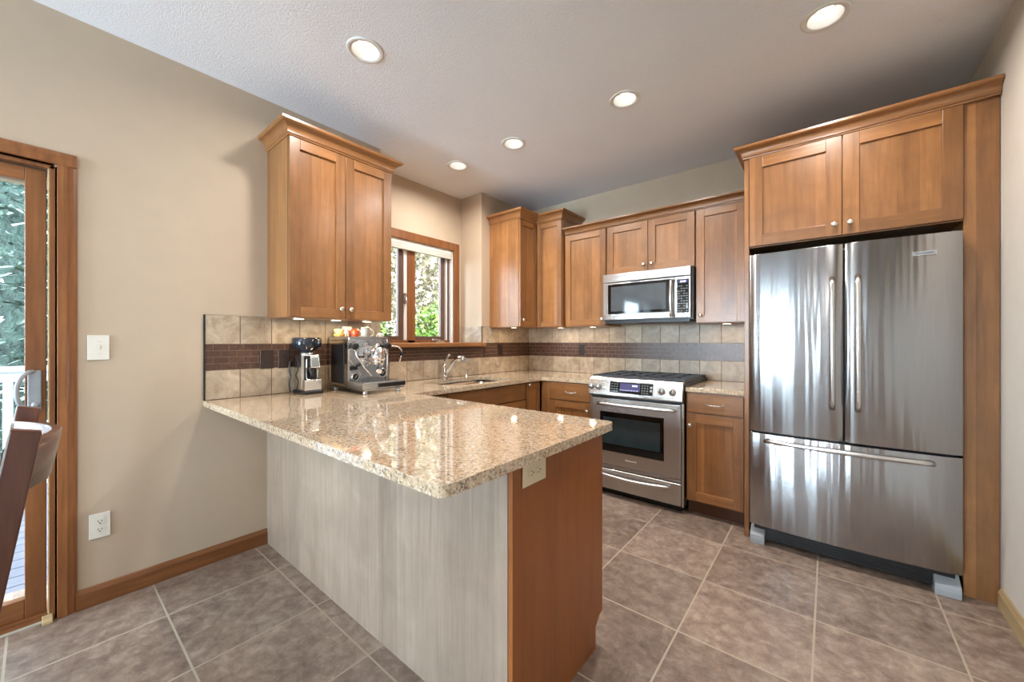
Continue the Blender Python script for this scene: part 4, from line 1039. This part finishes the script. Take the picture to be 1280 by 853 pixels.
def spruce(x, y, h, r, label, n=5200, z0=-1.2):
    t = thing('spruce_tree', label, 'tree', (x, y, z0), 'spruce trees beyond the deck')
    m = MB(); m.lathe((x, y, z0), [(.16, 0), (.12, h*.4), (.03, h)], 'z', 10); build('trunk', m, 'bark', t)
    m = MB(); bm = m.bm
    for i in range(n):
        f = random.random()**1.35; z = z0+.15+f*(h-.2); rr = r*(1-f)*(.80+.2*math.sin(z*9)+random.uniform(-.15, .1))
        a = random.uniform(0, 2*PI); q = rr*random.random()**.25
        p = Vector((x+q*math.cos(a), y+q*math.sin(a), z-.25*q/r))
        d = Vector((math.cos(a+random.uniform(-.7, .7)), math.sin(a+random.uniform(-.7, .7)), random.uniform(-.45, .25))).normalized()
        s = Vector((-d.y, d.x, random.uniform(-.3, .3))).normalized(); ln = random.uniform(.10, .24); wd = random.uniform(.016, .034)
        k = random.uniform(-.03, .03)
        v = [bm.verts.new(p-s*wd), bm.verts.new(p+s*wd), bm.verts.new(p+d*ln+s*wd*.4+Vector((0, 0, k))), bm.verts.new(p+d*ln-s*wd*.4)]
        bm.faces.new(v)
    build('needles', m, 'spruce', t, recalc=False)
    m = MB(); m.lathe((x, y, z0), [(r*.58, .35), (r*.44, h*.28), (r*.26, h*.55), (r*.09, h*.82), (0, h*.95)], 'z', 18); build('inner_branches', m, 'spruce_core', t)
spruce(-6.2, .10, 8.5, 2.3, 'blue green spruce tree seen through the patio door glass', 15000)
spruce(-7.2, -5.0, 9.5, 2.6, 'second spruce tree outside further left beyond the patio door', 9000)
spruce(-11.0, 2.2, 9.5, 2.3, 'third spruce tree outside between patio door and kitchen window', 7000)
def leafy(x, y, z, rx, ry, rz, n, ls, mat, name, label, cat, trunk=True, grp=None):
    t = thing(name, label, cat, (x, y, -1.2), grp)
    if trunk:
        m = MB(); m.tube([(x, y, -1.2), (x+.1, y, z-.3), (x+.05, y+.1, z+rz*.6)], [.09, .07, .03], 8)
        for i in range(7):
            a = random.uniform(0, 2*PI); m.tube([(x+.08, y, z-rz*.5+i*.25), (x+rx*.6*math.cos(a), y+ry*.6*math.sin(a), z-rz*.1+i*.3)], [.03, .01], 6)
        build('trunk', m, 'bark', t)
    m = MB(); bm = m.bm
    for i in range(n):
        while True:
            u = Vector((random.uniform(-1, 1), random.uniform(-1, 1), random.uniform(-1, 1)))
            if .25 < u.length < 1: break
        p = Vector((x+u.x*rx, y+u.y*ry, z+u.z*rz)); d = Vector((random.gauss(0, 1), random.gauss(0, 1), random.gauss(0, .6))).normalized()
        s = d.orthogonal().normalized(); s = (Matrix.Rotation(random.uniform(0, 6), 3, d) @ s); l = ls*random.uniform(.6, 1.3)
        bm.faces.new([bm.verts.new(p), bm.verts.new(p+d*l*.5+s*l*.32), bm.verts.new(p+d*l), bm.verts.new(p+d*l*.5-s*l*.32)])
    build('foliage', m, mat, t, recalc=False)
leafy(-7.0, 7.0, 3.2, 2.2, 2.4, 2.6, 17000, .13, 'leaf_pale', 'garden_tree', 'pale leaved tree seen in the upper part of the kitchen window', 'tree')
leafy(-12.5, 10.8, 3.6, 3.0, 3.8, 4.2, 12000, .24, 'leaf_pale', 'garden_tree', 'second pale tree outside standing behind the one at the kitchen window', 'tree')
leafy(-3.3, 5.05, .45, .80, .75, 1.6, 8000, .10, 'leaf_green', 'garden_shrub', 'bright green shrub low in the right pane of the kitchen window', 'shrub', False)
leafy(-3.3, 3.45, .25, .80, .75, 1.4, 8000, .10, 'leaf_green', 'garden_shrub', 'green shrub low in the left pane of the kitchen window', 'shrub', False)
